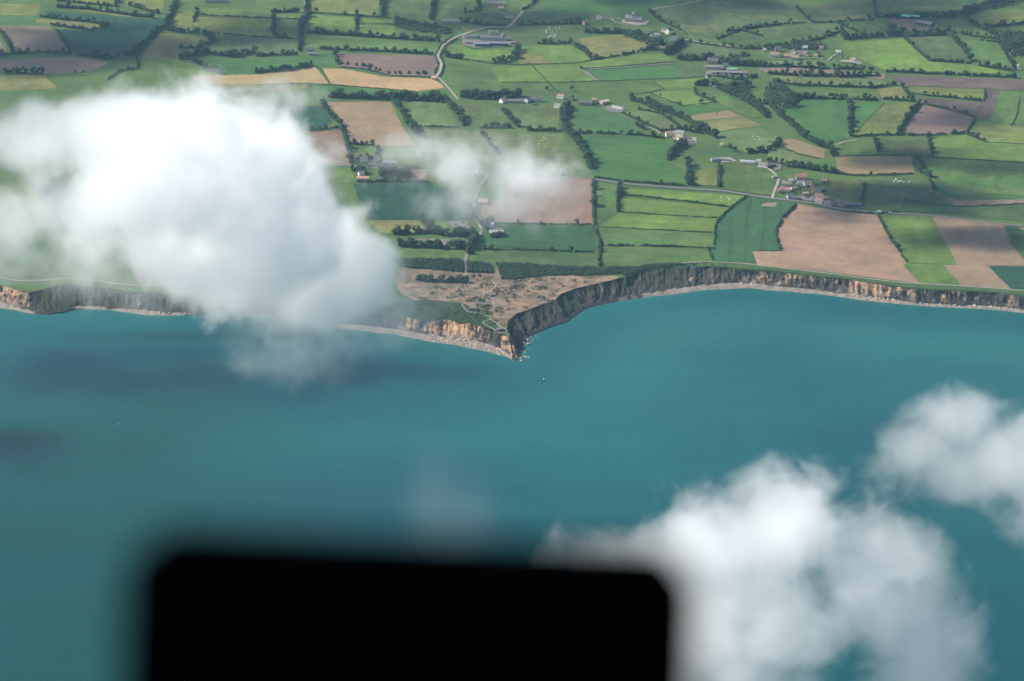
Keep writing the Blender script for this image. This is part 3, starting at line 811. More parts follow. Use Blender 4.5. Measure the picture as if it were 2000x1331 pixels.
# hedge height in m, trees along it, tree height in m, then the line (photo pixels)
HEDGES = '''5 5 11;110,15 175,20 225,27 265,33 300,36
4 4 10;75,33 125,40 175,44 215,51
4 2 9;100,50 140,56 180,60 212,53
5 3 12;0,62 15,85 25,103
4 3 11;-20,113 30,107 75,104 137,106
3 0 0;110,60 125,82 140,106
5 10 13;145,107 185,113 215,116 252,108 275,97 302,68 328,50 340,15 345,-10
4 3 10;325,60 355,65 390,66
3 2 9;378,44 386,22
4 8 12;350,117 375,112 400,105 430,110 457,112 500,103
4 4 11;350,96 390,95 420,80 398,68
4 3 11;375,120 405,135 432,146
3 3 9;212,157 235,140 270,135 265,108
3 4 11;5,145 37,144 65,145 85,145
2 0 0;425,66 460,70 500,73 580,77
2 0 0;392,30 500,36 590,39
4 3 9;112,3 160,8 220,13
4 1 10;232,-8 225,15
3 2 9;250,11 287,22 312,28
5 9 13;598,-8 600,33 590,50 585,75 585,102
4 3 10;530,26 583,25
3 3 12;535,37 533,70 565,75
2 1 12;607,25 692,32 765,36
5 4 12;747,-8 747,32
3 2 11;697,27 697,65
5 3 12;848,-8 842,40
5 9 12;600,66 675,70 762,76 860,82
3 9 12;772,42 800,52 830,56 860,62 880,65
4 4 10;625,97 700,100 750,102 847,107
4 2 10;500,111 582,107
4 5 11;500,144 575,137 612,129
3 2 11;655,105 660,127
1.2 5 11;660,131 712,136 760,149 842,152
1.2 0 0;622,132 645,164
1.4 0 0;500,167 600,164 700,171 812,180
6 10 13;642,191 737,195 825,194 875,194
5 9 13;767,197 787,225 800,250 820,270
4 6 11;630,207 647,230 665,245 675,270 685,320
2.5 1 9;605,257 662,251
3 1 10;685,283 732,285
5 6 12;872,200 900,232 905,247
2 0 0;812,247 895,250
3 2 9;937,252 1000,250
2 0 0;892,76 871,92 860,110 868,128 864,142 857,152
2 0 0;884,73 862,88 850,109 856,126 848,146
3 3 10;870,112 905,117
1.5 0 0;910,117 965,126 1020,128
3 5 12;962,125 978,122 998,119 1013,110 1011,96
3 2 8;940,260 958,283 975,307
6 9 13;900,191 950,193 1000,190 1018,188
4 4 11;980,217 1000,238 1012,250
6 13 14;1112,205 1100,230 1102,252 1117,270 1135,290 1147,312 1152,332
3 2 8;1030,256 1100,257
3.5 3 9;1120,260 1160,262 1250,265 1300,272
4 1 9;1160,117 1200,112 1240,105
1.5 0 0;1020,127 1080,126 1135,124 1160,118
1.6 0 0;1135,136 1230,129 1320,122
1.4 0 0;976,162 1100,162 1200,159 1375,152
1.2 0 0;1040,130 1071,162 1092,184
3 3 11;1120,90 1140,102 1155,117
3 2 10;1050,87 1117,86
5 7 12;1142,65 1225,66 1262,76 1292,92
6 5 13;1300,108 1318,96 1335,85
3 2 10;1245,103 1280,96
4 5 12;1322,117 1360,119 1392,117
4 5 11;1425,128 1495,131
1.2 0 0;1275,160 1297,175 1272,181 1230,187
1.6 1 8;1270,183 1312,200 1335,208 1372,203 1400,202
5 9 13;1232,197 1265,204 1285,214 1312,224 1350,241 1367,254 1400,271
3 0 0;1247,215 1290,222 1330,251
3 1 8;1217,222 1250,238 1287,256
2 3 10;1243,247 1258,254
2.5 1 8;1355,172 1360,185 1397,200
6 10 13;1392,170 1425,182 1450,196 1475,211 1497,231
6 4 13;1425,173 1462,170
4 2 11;1357,168 1385,167
5 4 12;1305,314 1320,292 1342,283
5 4 12;1345,322 1345,363
3.5 0 0;1405,322 1404,367
2.5 0 0;1162,348 1225,356 1295,361 1342,365
3 1 12;1160,355 1160,440
3.5 1 9;1160,445 1172,475 1170,522
3 4 9;1212,365 1207,390 1207,415
2 0 0;1214,381 1320,392 1425,405
1.6 0 0;1205,415 1300,421 1400,427
1 0 0;1165,444 1390,455
2.2 0 0;1185,481 1240,481
2.2 0 0;1252,481 1375,485 1400,486
2 0 0;1460,383 1430,405 1412,422 1397,440 1396,480
2.2 0 0;1382,485 1392,511
2.5 1 8;937,489 1000,489 1162,494
2 1 8;965,437 1000,439 1155,440
3 0 0;1555,400 1527,430 1516,450 1518,472 1526,491
1.2 0 0;1478,491 1526,491
3 0 0;1715,422 1737,465 1755,490 1770,513
3 2 9;1500,51 1550,46 1625,45 1707,39
5 6 13;1648,78 1675,76 1720,73 1760,70
5 4 12;1735,58 1775,70 1847,68
4 3 11;1712,35 1762,37
5 6 12;1787,34 1830,35 1870,35
6 6 13;1875,30 1920,15 1965,3
4 1 10;1922,54 2010,47
4 2 9;1767,77 1790,98 1815,120 1897,125
4 4 12;1860,75 1882,98 1897,123
4 2 10;1910,129 1980,140
4 3 9;1730,141 1850,147 1985,153
6 6 14;1960,72 1980,82 1995,95 1970,95
3.5 5 11;1500,130 1605,135 1707,137
4 7 12;1500,145 1562,149 1660,151 1720,149
4 4 11;1525,163 1560,168 1662,171 1707,173 1750,166
3.5 5 11;1552,193 1652,195
3.5 1 10;1667,195 1717,198
4 2 10;1725,195 1790,199
3.5 1 10;1762,170 1780,195
3 3 8;1780,185 1850,191 1922,199
4 5 11;1660,199 1661,235 1662,268
4 5 11;1797,201 1770,237 1752,265
3 1 9;1802,204 1862,217 1905,230
3 1 9;1668,268 1735,265 1815,266 1885,261
2 0 0;1905,232 1887,260
2.5 0 0;1924,175 1922,198
6 4 13;1513,163 1530,180 1547,196
6 9 13;1505,208 1525,230 1550,250 1567,268 1600,286 1625,292 1625,306
5 3 12;1535,208 1558,208
1.6 0 0;1500,276 1555,301 1600,311
1.6 0 0;1635,307 1715,304 1825,309 2010,320
4 1 11;1710,279 1715,298
4 1 10;1812,268 1822,306
5 4 11;1790,311 1797,337 1817,348
2.5 0 0;1640,341 1675,345 1785,341
5 4 11;1535,325 1587,333 1640,341
3.5 0 0;1690,362 1685,385 1680,402
1.6 0 0;1765,392 1870,405 1950,402 2020,398
4 0 0;1815,352 1824,374
2 0 0;1655,414 1712,419 1760,415
1.6 0 0;1992,192 1985,230 1975,247
2.5 1 9;1888,263 1925,278
6 7 12;765,459 800,457 837,456 870,461 935,462
6 7 12;775,482 830,484 870,486 912,486
6 4 12;930,466 922,480 914,497
4 2 9;918,404 925,425 940,440 952,450
5 6 12;742,345 765,340 790,342 800,350
3 2 8;700,358 760,356 840,357
5 3 12;822,430 835,445 845,456
5 3 10;812,549 840,552 870,553 915,553
3 3 9;687,335 700,333 715,343
4 2 9;950,438 965,435
3 2 8;960,465 985,462
3 2 9;1265,22 1290,42 1330,60
3 3 9;1420,62 1500,52
3 2 9;1400,78 1445,60 1490,72
3 3 10;1545,84 1600,78 1648,60
3 2 9;1555,17 1570,32 1583,43
2.5 2 8;1340,83 1400,91 1458,98
3 2 9;1637,47 1662,58 1690,68
3 2 9;1705,-8 1710,35
3 3 10;1455,96 1500,97 1520,92
2.5 2 8;1465,108 1430,114 1395,117
3 3 10;930,-5 938,22 905,27
3 3 10;893,42 940,50 990,52
3 3 10;1010,50 1080,49 1140,47
2.5 2 9;1020,22 1040,10 1055,-8
3 4 11;1915,80 1950,84 1983,138
3 3 10;1850,62 1905,72 1952,78
3 3 10;1885,38 1910,55 1950,74
3 3 10;1395,150 1440,158 1480,150
2.5 2 9;1452,186 1490,205 1540,198
3 4 11;790,200 800,196 870,200
2.5 2 9;690,312 735,311 740,290
3 3 10;1290,258 1330,254 1372,262
3 3 10;1460,300 1500,297 1530,276
2.5 2 9;1500,318 1530,322 1562,325'''
tree_total = 0
hq = []
for ln in HEDGES.split('\n'):
    a, b = ln.split(';')
    h, n, th = a.split()
    P_ = pts(b)
    mid = P_[len(P_) // 2] if len(P_) % 2 else tuple((P_[len(P_) // 2 - 1][i] + P_[len(P_) // 2][i]) / 2 for i in (0, 1))
    lm, d, dist_ = where(mid)
    run = 'crosswise' if abs(P_[-1][0] - P_[0][0]) > 2.0 * abs(P_[-1][1] - P_[0][1]) else 'slanting'
    hq.append(dict(h=float(h) * (1.45 if float(h) > 1.7 else 1.2), n=int(round(int(n) * 2.6 + (1 if float(h) > 2.4 else 0))), th=(float(th) or 7.5) * 1.2, P=P_, lm=lm, d=d, dist=dist_, run=run))
seen = {}
for q in sorted(hq, key=lambda q: q['dist']):
    size = 'thick tall' if q['h'] >= 6.0 else ('bushy' if q['h'] >= 3.2 else 'low thin')
    key = (size, q['lm'], q['d'], q['run'])
    k = seen.get(key, 0); seen[key] = k + 1
    q['size'] = size; q['k'] = k
for q in hq:
    tot = seen[(q['size'], q['lm'], q['d'], q['run'])]
    o_ = (ORD[q['k']] + ' ') if tot > 1 else ''
    q['label'] = f"{o_}{q['size']} {q['run']} hedge {q['d']} {q['lm']}"
def along(P3, step):
    out = []
    for i in range(len(P3) - 1):
        n = max(1, int((P3[i + 1] - P3[i]).length / step))
        out += [(P3[i].lerp(P3[i + 1], k / n), (P3[i + 1] - P3[i]).normalized()) for k in range(n)]
    return out
rt = random.Random(21)
trees_by_row = []
for qi, q in enumerate(hq):
    P3 = [un(*p) for p in q['P']]
    h = q['h']
    cen, rad = [], []
    step = 1.0 if h < 2 else 1.15
    for p, d in along(P3, step):
        n = Vector((-d.y, d.x, 0))
        gap = nz(p.x / 14, p.y / 14, qi)
        if gap < -.48 and h > 1.8: continue
        hh = h * max(.3, .85 + .75 * nz(p.x / 8, p.y / 8, qi + 3) + .6 * nz(p.x / 26, p.y / 26, qi + 8))
        wd = .4 + h * .32
        lat = 2.2 * nz(p.x / 14, p.y / 14, 30 + qi)
        m_ = 1 if h < 2 else (2 if h < 4 else 4)
        for k in range(m_):
            zc = hh * rt.uniform(.25, .85)
            cen.append(p + n * (lat + rt.uniform(-1, 1) * wd) + Vector((0, 0, ZF + zc))); rad.append(min(1.9, rt.uniform(.55, .9) * (.45 + hh * .22)))
        cen.append(p + n * lat + Vector((0, 0, ZF + hh * .25))); rad.append(.35 + hh * .25)
    if cen:
        c0 = P3[0]
        V, F = clumps([tuple(Vector(c) - c0) for c in cen], rad, .36, .95)
        me = np_mesh('hedge', V, F, M['hedge'])
        o = bpy.data.objects.new('hedge', me); COL.objects.link(o); o.location = c0
        tag(o, q['label'], 'hedge', 'field hedges')
    tl = []
    if q['n']:
        L = [0.0]
        for i in range(len(P3) - 1): L.append(L[-1] + (P3[i + 1] - P3[i]).length)
        for k in range(q['n']):
            s_ = L[-1] * (k + .5 + rt.uniform(-.32, .32)) / q['n']
            i = max(j for j in range(len(L) - 1) if L[j] <= s_)
            p = P3[i].lerp(P3[i + 1], (s_ - L[i]) / max(.1, L[i + 1] - L[i]))
            tl.append((p, q['th'] * rt.choice((rt.uniform(.5, .8), rt.uniform(.75, 1.15), rt.uniform(.85, 1.25)))))
    trees_by_row.append((tl, q))
CAND = []
def plant(p, h, label, group, kind=None):
    CAND.append((p, h, label, group))
for tl, q in trees_by_row:
    tl = sorted(tl, key=lambda t: t[0].x)
    for k, (p, h) in enumerate(tl):
        w_ = f"{NTH[k]} tree from the left in the " if len(tl) > 1 else 'lone tree in the '
        lab = (w_ + q['label']).split()
        plant(p, h, ' '.join(lab) if len(lab) <= 16 else ' '.join((f"{NTH[k]} tree in the " + q['label']).split()[:16]), 'hedgerow and farm trees')
# single trees that stand on their own
for i, (x, y, h, lab) in enumerate([(148, 147, 11, 'round tree below the greyish ploughed field, the one nearer the cloud'), (163, 147, 11, 'round tree below the greyish ploughed field, second of the pair'), (1647, 74, 15, 'broad dark tree above the bright field right of the ridge hamlet'),
                                    (1655, 77, 13, 'broad tree beside the largest one above the bright field'), (1882, 95, 14, 'dark tree casting a long shadow inland of the brown strip'), (700, 362, 11, 'round tree at the cloud edge above the striped teal field'),
                                    (1100, 349, 10, 'single tree at the roadside above the misted brown field'), (1162, 405, 13, 'leaning dark tree at the edge of the misted brown field'), (1068, 178, 10, 'single tree inland of the white lane cottages'), (1117, 178, 11, 'round tree standing over the stone cottage'),
                                    (1135, 136, 7, 'small tree at the corner of the walled track'), (935, 78, 9, 'small tree between the long grey barns'), (1160, 208, 10, 'tree pressed against the grey lane barn'), (1278, 208, 13, 'large round tree in the valley below the walled track'), (1290, 216, 14, 'largest dark round tree in the valley wood'),
                                    (1420, 122, 10, 'tree beside the tall stone farmhouse'), (1385, 155, 11, 'tree over the curved farm track'), (1040, 205, 9, 'tree beside the long grey cottage'), (1462, 300, 11, 'tree inland of the pale greenhouse'), (1425, 295, 13, 'large tree beside the tiny cream hut'), (1436, 298, 12, 'second large tree beside the tiny cream hut'),
                                    (1548, 378, 8, 'dark garden tree in the middle of the coastal hamlet'), (1562, 375, 10, 'largest garden tree in the coastal hamlet'), (1580, 372, 9, 'garden tree behind the small orange gable'), (1530, 385, 8, 'garden tree beside the slate pyramid roof'), (1608, 380, 8, 'garden tree right of the brown-roofed hamlet house'),
                                    (897, 530, 8, 'thorn tree on the strip beside the headland path'), (925, 548, 10, 'thorn tree right of the headland path'), (937, 546, 9, 'second thorn tree right of the headland path')]):
    plant(un(x, y), h, lab, 'hedgerow and farm trees')

def show(t):
    p, h = t[0], t[1]
    dep = p.y * math.cos(TILT) + (CAM_H - p.z) * math.sin(TILT)
    px = 1000 + FPX * p.x / dep
    return h / dep if 0 < px < 2000 else 0
CAND.sort(key=show, reverse=True)
far_v, far_f, nfv = [], [], 0
for i, (p, h, label, group) in enumerate(CAND):
    k = rt.randrange(9)
    s = h / 10.0
    sx, sy, rz = s * rt.uniform(.95, 1.3), s * rt.uniform(.95, 1.3), rt.uniform(0, 6.28)
    if i < 296:
        e = empty('tree', p + Vector((0, 0, ZF)), rz, s)
        e.scale = (sx, sy, s)
        tag(e, label, 'tree', group)
        inst('trunk', KINDS_T[k][0], e); inst('crown', KINDS_T[k][1], e)
    else:                                       # the smallest ones of the view, joined
        me = KINDS_T[k][1]
        V = np.empty(len(me.vertices) * 3, np.float32); me.vertices.foreach_get('co', V); V = V.reshape(-1, 3) * np.array([sx, sy, s])
        ca, sa = math.cos(rz), math.sin(rz)
        V = np.stack([V[:, 0] * ca - V[:, 1] * sa + p.x, V[:, 0] * sa + V[:, 1] * ca + p.y, V[:, 2] + p.z + ZF], 1)
        F = np.empty(len(me.polygons) * 3, np.int32); me.polygons.foreach_get('vertices', F)
        far_v.append(V); far_f.append(F.reshape(-1, 3) + nfv); nfv += len(V)
o = bpy.data.objects.new('distant_trees', np_mesh('distant_trees', np.concatenate(far_v), np.concatenate(far_f), M['leaf'])); COL.objects.link(o)
tag(o, 'small far trees scattered along the hedgerows', kind='stuff')

# ---- woods and scrub nobody could count
def scrub(name, data, h, n, label, mat='scrub'):
    P2 = [un(*p) for p in pts(data)]
    xs_ = [p.x for p in P2]; ys_ = [p.y for p in P2]
    def inside(x, y):
        c = False; j = len(P2) - 1
        for i in range(len(P2)):
            if (P2[i].y > y) != (P2[j].y > y) and x < (P2[j].x - P2[i].x) * (y - P2[i].y) / (P2[j].y - P2[i].y) + P2[i].x: c = not c
            j = i
        return c
    cen, rad = [], []
    t = 0
    while len(cen) < n and t < n * 12:
        t += 1
        x, y = rt.uniform(min(xs_), max(xs_)), rt.uniform(min(ys_), max(ys_))
        if inside(x, y):
            hh = h * (1 + .5 * nz(x / 12, y / 12, 2))
            cen.append((x - P2[0].x, y - P2[0].y, hh * rt.uniform(.2, .85))); rad.append(rt.uniform(.6, 1.15) * (.5 + h * .2))
    V, F = clumps(cen, rad, .36, .9)
    o = bpy.data.objects.new(name, np_mesh(name, V, F, M[mat])); COL.objects.link(o)
    o.location = (P2[0].x, P2[0].y, Z_TOP + ZF)
    tag(o, label, kind='stuff')
scrub('scrub_thicket', '765,508 895,509 906,515 905,534 840,528 780,523', 3.6, 2300, 'dense dark thorn thicket left of the headland lane')
scrub('scrub_thicket', '912,514 955,517 963,525 962,536 912,533', 3.6, 1100, 'dense dark thorn thicket right of the headland lane')
scrub('scrub_thicket', '968,515 1080,522 1180,525 1240,524 1215,536 1150,539 1070,540 1010,547 980,548 975,535', 3.8, 2900, 'long dark thicket behind the tan heath')
scrub('scrub_thicket', '1215,541 1262,527 1312,521 1375,518 1437,524 1390,519 1312,516 1260,520 1230,527', 2.6, 900, 'thicket along the overgrown cliff top')
scrub('scrub_thicket', '1950,66 2040,66 2040,118 1975,112 1958,90', 9.0, 900, 'dark wood at the far corner', 'leaf')
scrub('scrub_thicket', '1870,28 1960,-10 2030,-10 2000,5 1920,24 1880,36', 8.0, 700, 'dark wood on the skyline slope', 'leaf')
scrub('garden_shrubs', '738,328 800,325 836,334 800,334 803,352 770,354 742,350', 5.0, 420, 'garden shrubs and small trees behind the roadside houses', 'leaf')
scrub('garden_shrubs', '690,312 745,312 745,323 690,322', 2.0, 90, 'garden shrubs around the grey roofed roadside house')
scrub('garden_shrubs', '1525,360 1600,362 1612,390 1580,392 1528,384', 2.0, 170, 'garden shrubs among the coastal hamlet houses')
scrub('garden_shrubs', '1500,100 1600,92 1640,100 1680,125 1600,118 1510,118', 2.2, 260, 'garden shrubs among the ridge hamlet houses')
scrub('garden_shrubs', '1270,62 1340,60 1345,75 1330,100 1275,92', 3.0, 320, 'garden shrubs around the tall cream house')
scrub('garden_shrubs', '1500,92 1580,84 1620,92 1600,98 1560,100', 7.0, 420, 'dark trees massed behind the ridge hamlet', 'leaf')
scrub('woodland', '772,44 812,50 850,58 880,62 885,70 840,66 790,60 768,52', 7.5, 420, 'loose wood in the hollow beside the stone row house', 'leaf')
scrub('woodland', '1215,64 1260,72 1300,90 1320,104 1290,104 1250,84 1210,70', 6.5, 360, 'wood along the slope below the church', 'leaf')
scrub('woodland', '1395,116 1470,122 1500,126 1500,132 1420,129 1395,122', 6.5, 300, 'belt of trees behind the stone barn farm', 'leaf')
scrub('woodland', '1400,172 1440,165 1470,168 1462,180 1480,205 1500,225 1488,226 1455,200 1420,185', 8.0, 650, 'valley wood below the stone barn farm', 'leaf')
scrub('woodland', '1500,166 1530,176 1545,200 1560,212 1530,215 1505,208 1490,190', 7.5, 380, 'small wood between the valley meadow and the emerald field', 'leaf')
scrub('woodland', '1240,196 1290,206 1310,222 1290,220 1262,210', 6.5, 260, 'valley wood right of the concrete farm yard', 'leaf')
scrub('woodland', '905,188 1000,186 1018,190 990,196 920,196', 7.5, 420, 'dark wood behind the orange-roofed lane cottage', 'leaf')
scrub('woodland', '1740,60 1775,66 1850,64 1848,70 1770,74 1735,68', 6.5, 360, 'belt of trees below the earth yard', 'leaf')
# dark gorse bushes growing in the old shell holes on the heath
HEAD = [(950, 574, 'the meeting of the headland paths'), (925, 605, 'the ruined gun bunker'), (977, 646, 'the tip bunker'), (897, 571, 'the dark pillar'), (993, 606, 'the flat concrete slab'), (1100, 545, 'the long dark thicket'), (965, 560, 'the heath path loop'), (1050, 575, 'the bare tan slope')]
scrub('scrub_patch', '760,596 830,590 900,596 912,612 932,615 955,624 940,632 962,642 950,640 900,627 850,623 810,620 760,612', .9, 900, 'low dark scrub over the green end of the headland')
GORSE = '950,560,14 945,558,9 1010,560,16 1003,563,10 985,570,17 975,568,12 1048,564,10 1058,566,9 1063,563,8 1006,581,11 1000,580,7 1060,584,8 1054,582,6 990,584,7 993,590,6 1075,590,7 1078,578,7 1030,570,6 898,576,16 908,578,12 880,582,8 855,563,10 868,567,6 930,565,5 920,555,6 905,560,11 965,577,9 955,578,9 940,585,16 928,586,14 950,588,12 915,588,9 945,600,7 935,597,6 948,603,9 943,611,14 955,613,9 978,605,6 970,609,5 980,611,4 968,628,6 962,634,7 1026,602,6 1082,572,6 1090,568,6 1040,553,6 1025,548,12 1050,547,10 1010,549,9 1080,547,6 1120,549,6 1140,553,5 1095,556,5 1100,561,4 845,575,8 825,585,9'
GQ, gseen = [], {}
for s_ in GORSE.split():
    x, y, r_ = (float(v) for v in s_.split(','))
    lm = min(HEAD, key=lambda q: math.hypot(q[0] - x, (q[1] - y) * 2.2))
    dx, dy = x - lm[0], (y - lm[1]) * 2.2
    dr = ('left of' if dx < 0 else 'right of') if abs(dx) > abs(dy) else ('inland of' if dy < 0 else 'seaward of')
    sz = 'broad' if r_ >= 11 else ('middling' if r_ >= 7 else 'small')
    GQ.append((x, y, r_, lm[2], dr, sz, math.hypot(dx, dy)))
for i, (x, y, r_, lm, dr, sz, ds) in enumerate(GQ):
    same = sorted(q[6] for q in GQ if q[3:6] == (lm, dr, sz))
    lab_g = (ORD[same.index(ds)] + ' ' if len(same) > 1 else '') + f'{sz} dark gorse bush {dr} {lm}'
    r_ *= 1.2
    c0 = un(x, y)
    n = int(8 + r_ * 1.6)
    cen, rad = [], []
    for k in range(n):
        a, q_ = rt.uniform(0, 6.28), math.sqrt(rt.random())
        cen.append((q_ * r_ * .62 * math.cos(a), q_ * r_ * .8 * math.sin(a), rt.uniform(.1, .9))); rad.append(rt.uniform(.6, 1.1) * (.7 + r_ * .03))
    V, F = clumps(cen, rad, .36, .6)
    o = bpy.data.objects.new('gorse_bush', np_mesh('gorse_bush', V, F, M['scrub'])); COL.objects.link(o); o.location = c0 + Vector((0, 0, ZF))
    tag(o, lab_g, 'bush', 'gorse bushes on the heath')

# ================================================================== buildings
WC = {'white': (0.84, 0.80, 0.73), 'cream': (0.68, 0.58, 0.43), 'stone': (0.40, 0.34, 0.27), 'grey': (0.30, 0.29, 0.27), 'pink': (0.52, 0.36, 0.30), 'dark': (0.06, 0.065, 0.07), 'brick': (0.40, 0.16, 0.10)}
RC = {'slate': (0.10, 0.102, 0.112), 'grey': (0.18, 0.176, 0.174), 'brown': (0.26, 0.185, 0.15), 'orange': (0.40, 0.225, 0.15), 'red': (0.33, 0.165, 0.13), 'tan': (0.40, 0.33, 0.26), 'green': (0.16, 0.42, 0.25), 'pale': (0.32, 0.33, 0.32), 'pink': (0.45, 0.27, 0.22), 'blue': (0.15, 0.175, 0.21)}
def box_vf(x0, x1, y0, y1, z0, z1):
    v = [(x, y, z) for x in (x0, x1) for y in (y0, y1) for z in (z0, z1)]
    return v, [(0, 1, 3, 2), (4, 6, 7, 5), (0, 4, 5, 1), (2, 3, 7, 6), (0, 2, 6, 4), (1, 5, 7, 3)]
_cache = {}
def shared(key, fn):
    if key not in _cache: _cache[key] = fn()
    return _cache[key]
def mesh_of(name, v, f_, mat):
    me = bpy.data.meshes.new(name); me.from_pydata(v, [], f_); me.materials.append(mat); return me
def gable_walls(L, W, h, rise):
    a, b = L / 2, W / 2
    v = [(-a, -b, -.4), (a, -b, -.4), (a, b, -.4), (-a, b, -.4), (-a, -b, h), (a, -b, h), (a, b, h), (-a, b, h), (-a, 0, h + rise), (a, 0, h + rise)]
    return v, [(0, 1, 5, 4), (2, 3, 7, 6), (1, 2, 6, 9, 5), (3, 0, 4, 8, 7), (4, 5, 9, 8), (6, 7, 8, 9)]
def gable_roof(L, W, h, rise, over=.45, th=.3):
    a, b = L / 2 + over, W / 2 + over
    dz = rise * over / (W / 2)
    v = []
    for t in (.06, .06 + th):
        v += [(-a, -b, h - dz + t), (a, -b, h - dz + t), (a, 0, h + rise + t), (-a, 0, h + rise + t), (-a, b, h - dz + t), (a, b, h - dz + t)]
    f_ = [(6, 7, 8, 9), (9, 8, 11, 10), (1, 0, 3, 2), (2, 3, 4, 5), (0, 1, 7, 6), (5, 4, 10, 11), (0, 6, 9, 3), (3, 9, 10, 4), (1, 2, 8, 7), (2, 5, 11, 8)]
    return v, f_
bi = [0]
def building(x, y, L, W, h, rot, wall, roof, label, cat='house', name=None, rise=None, chimney=True, openings=True, group=None, parent=None, off=(0, 0)):
    L, W, h = L * 1.28, W * 1.24, h * 1.15
    rise = W * .42 if rise is None else rise
    if parent is None:
        e = empty(name or cat.replace(' ', '_'), un(x, y) + Vector((0, 0, ZF + .2)), R(rot))
        tag(e, label, cat, group)
        ox, oy = 0, 0
    else:
        e = parent
        ox, oy = off
    k = (round(L, 1), round(W, 1), round(h, 1), round(rise, 1))
    wl = inst('wall', shared(('w',) + k, lambda: mesh_of('wall', *gable_walls(L, W, h, rise), M['wall'])), e, (ox, oy, 0)); wl.color = (*[c * random.uniform(.92, 1.08) for c in WC[wall]], 1)
    rf_ = inst('roof', shared(('r',) + k, lambda: mesh_of('roof', *gable_roof(L, W, h, rise), M['roof'])), e, (ox, oy, 0)); rf_.color = (*[c * random.uniform(.88, 1.12) for c in RC[roof]], 1)
    if chimney:
        ch = inst('chimney', shared('chim', lambda: mesh_of('chimney', *box_vf(-.45, .45, -.35, .35, 0, 1.9), M['wall'])), rf_, (L / 2 - .8, 0, h + rise - .5)); ch.color = (*WC['stone'], 1)
    if openings:
        d_ = inst('door', shared('door', lambda: mesh_of('door', *box_vf(-.5, .5, -.06, .06, -.1, 2.1), M['dark'])), e, (ox, oy - W / 2 - .02, 0))
        wm = shared('win', lambda: mesh_of('window', *box_vf(-.55, .55, -.06, .06, 0, 1.3), M['glass']))
        for sx in (-.3, .3):
            inst('window', wm, e, (ox + L * sx, oy - W / 2 - .02, 1.0))
            if h > 4.6: inst('window', wm, e, (ox + L * sx, oy - W / 2 - .02, 3.4))
    return e
def barn(x, y, L, W, h, rot, wall, roof, label, rise=None, cat='barn', name=None):
    e = building(x, y, L, W, h, rot, wall, roof, label, cat, name, W * .2 if rise is None else rise, False, False)
    inst('door', shared('bdoor', lambda: mesh_of('door', *box_vf(-2.0, 2.0, -.08, .08, 0, 3.0), M['dark'])), e, (L * .15, -W / 2 - .03, 0), s=(1, 1, min(1.0, h / 3.4)))
    return e
# coastal hamlet
e = building(1564, 352, 13, 8, 5.2, 0, 'pink', 'red', 'large red-roofed house with a cross gable atop the coastal hamlet')
building(0, 0, 6, 9.5, 5.8, 0, 'pink', 'orange', '', parent=e, off=(5.6, -1.0), chimney=False, openings=False, rise=4.6)
for a in [(1609, 358, 8, 6, 3.4, 0, 'brick', 'orange', 'small brick outbuilding with orange roof right of the hamlet lawn'), (1536, 363, 11, 7, 3.2, -8, 'cream', 'brown', 'cream bungalow with brown roof beside the hamlet lane'), (1534, 375, 12, 7, 3.2, -8, 'cream', 'brown', 'cream bungalow with brown roof nearer the coast road'),
          (1523, 376, 6, 5, 3, 0, 'pink', 'red', 'small red-roofed shed at the edge of the hamlet lane'), (1577, 363, 10, 7, 4, 6, 'white', 'brown', 'white-gabled house with brown roof below the large red roof'), (1585, 370, 5.5, 6, 4.4, 70, 'pink', 'orange', 'narrow house with steep orange gable in the hamlet'),
          (1594, 378, 11, 7, 3.6, 0, 'pink', 'brown', 'brown-roofed house in the middle row of the hamlet'), (1600, 388, 11, 7, 3.4, -24, 'white', 'orange', 'white house with pale orange roof turned towards the sea'), (1600, 397, 9, 7, 3.4, -22, 'white', 'orange', 'white house with bright orange roof nearest the tan field'),
          (1549, 372, 7, 5, 2.8, 30, 'cream', 'tan', 'tan-roofed garden house left of the largest hamlet tree'), (1553, 390, 9, 5, 2.8, -10, 'grey', 'slate', 'low slate-roofed garage beside the coast road'), (1588, 392, 7, 5, 2.8, -15, 'white', 'grey', 'small white grey-roofed house between the two orange roofs'),
          (1616, 402, 9, 5, 2.6, -10, 'cream', 'grey', 'cream grey-roofed shed right of the bright orange roof'), (1545, 356, 6, 4, 2.4, -8, 'white', 'pale', 'tiny white shed on the lawn left of the red roof'), (1612, 391, 8, 5, 2.8, 10, 'pink', 'pink', 'pinkish garage at the hamlet garden edge'), (1562, 361, 8, 5, 2.8, 0, 'white', 'pale', 'white low annexe in front of the large red-roofed house'), (1542, 388, 7, 7, 3, 20, 'grey', 'slate', 'slate-roofed grey cottage beside the coast road'), (1573, 382, 8, 4, 2.6, 0, 'pink', 'pink', 'pinkish garden shed in the coastal hamlet'),
          (1629, 401, 9, 6, 3.6, 0, 'grey', 'slate', 'dark slate cottage at the right end of the hamlet'), (1637, 401, 6, 8, 4.4, 80, 'stone', 'slate', 'tall stone gable house at the right end of the hamlet'), (1645, 402, 8, 7, 4, 0, 'stone', 'slate', 'stone slate-roofed house beside the long dark barn')]:
    building(*a[:9], group='coastal hamlet houses')
barn(1666, 404, 22, 8, 3.4, 0, 'dark', 'slate', 'long dark slate barn at the right end of the hamlet')
barn(1503, 327, 13, 9, 3.6, 35, 'dark', 'slate', 'dark curved barn beside the pale concrete yard')
barn(1513, 349, 7, 5, 2.6, 20, 'grey', 'grey', 'small grey shed on the grass left of the hamlet lane', cat='shed')
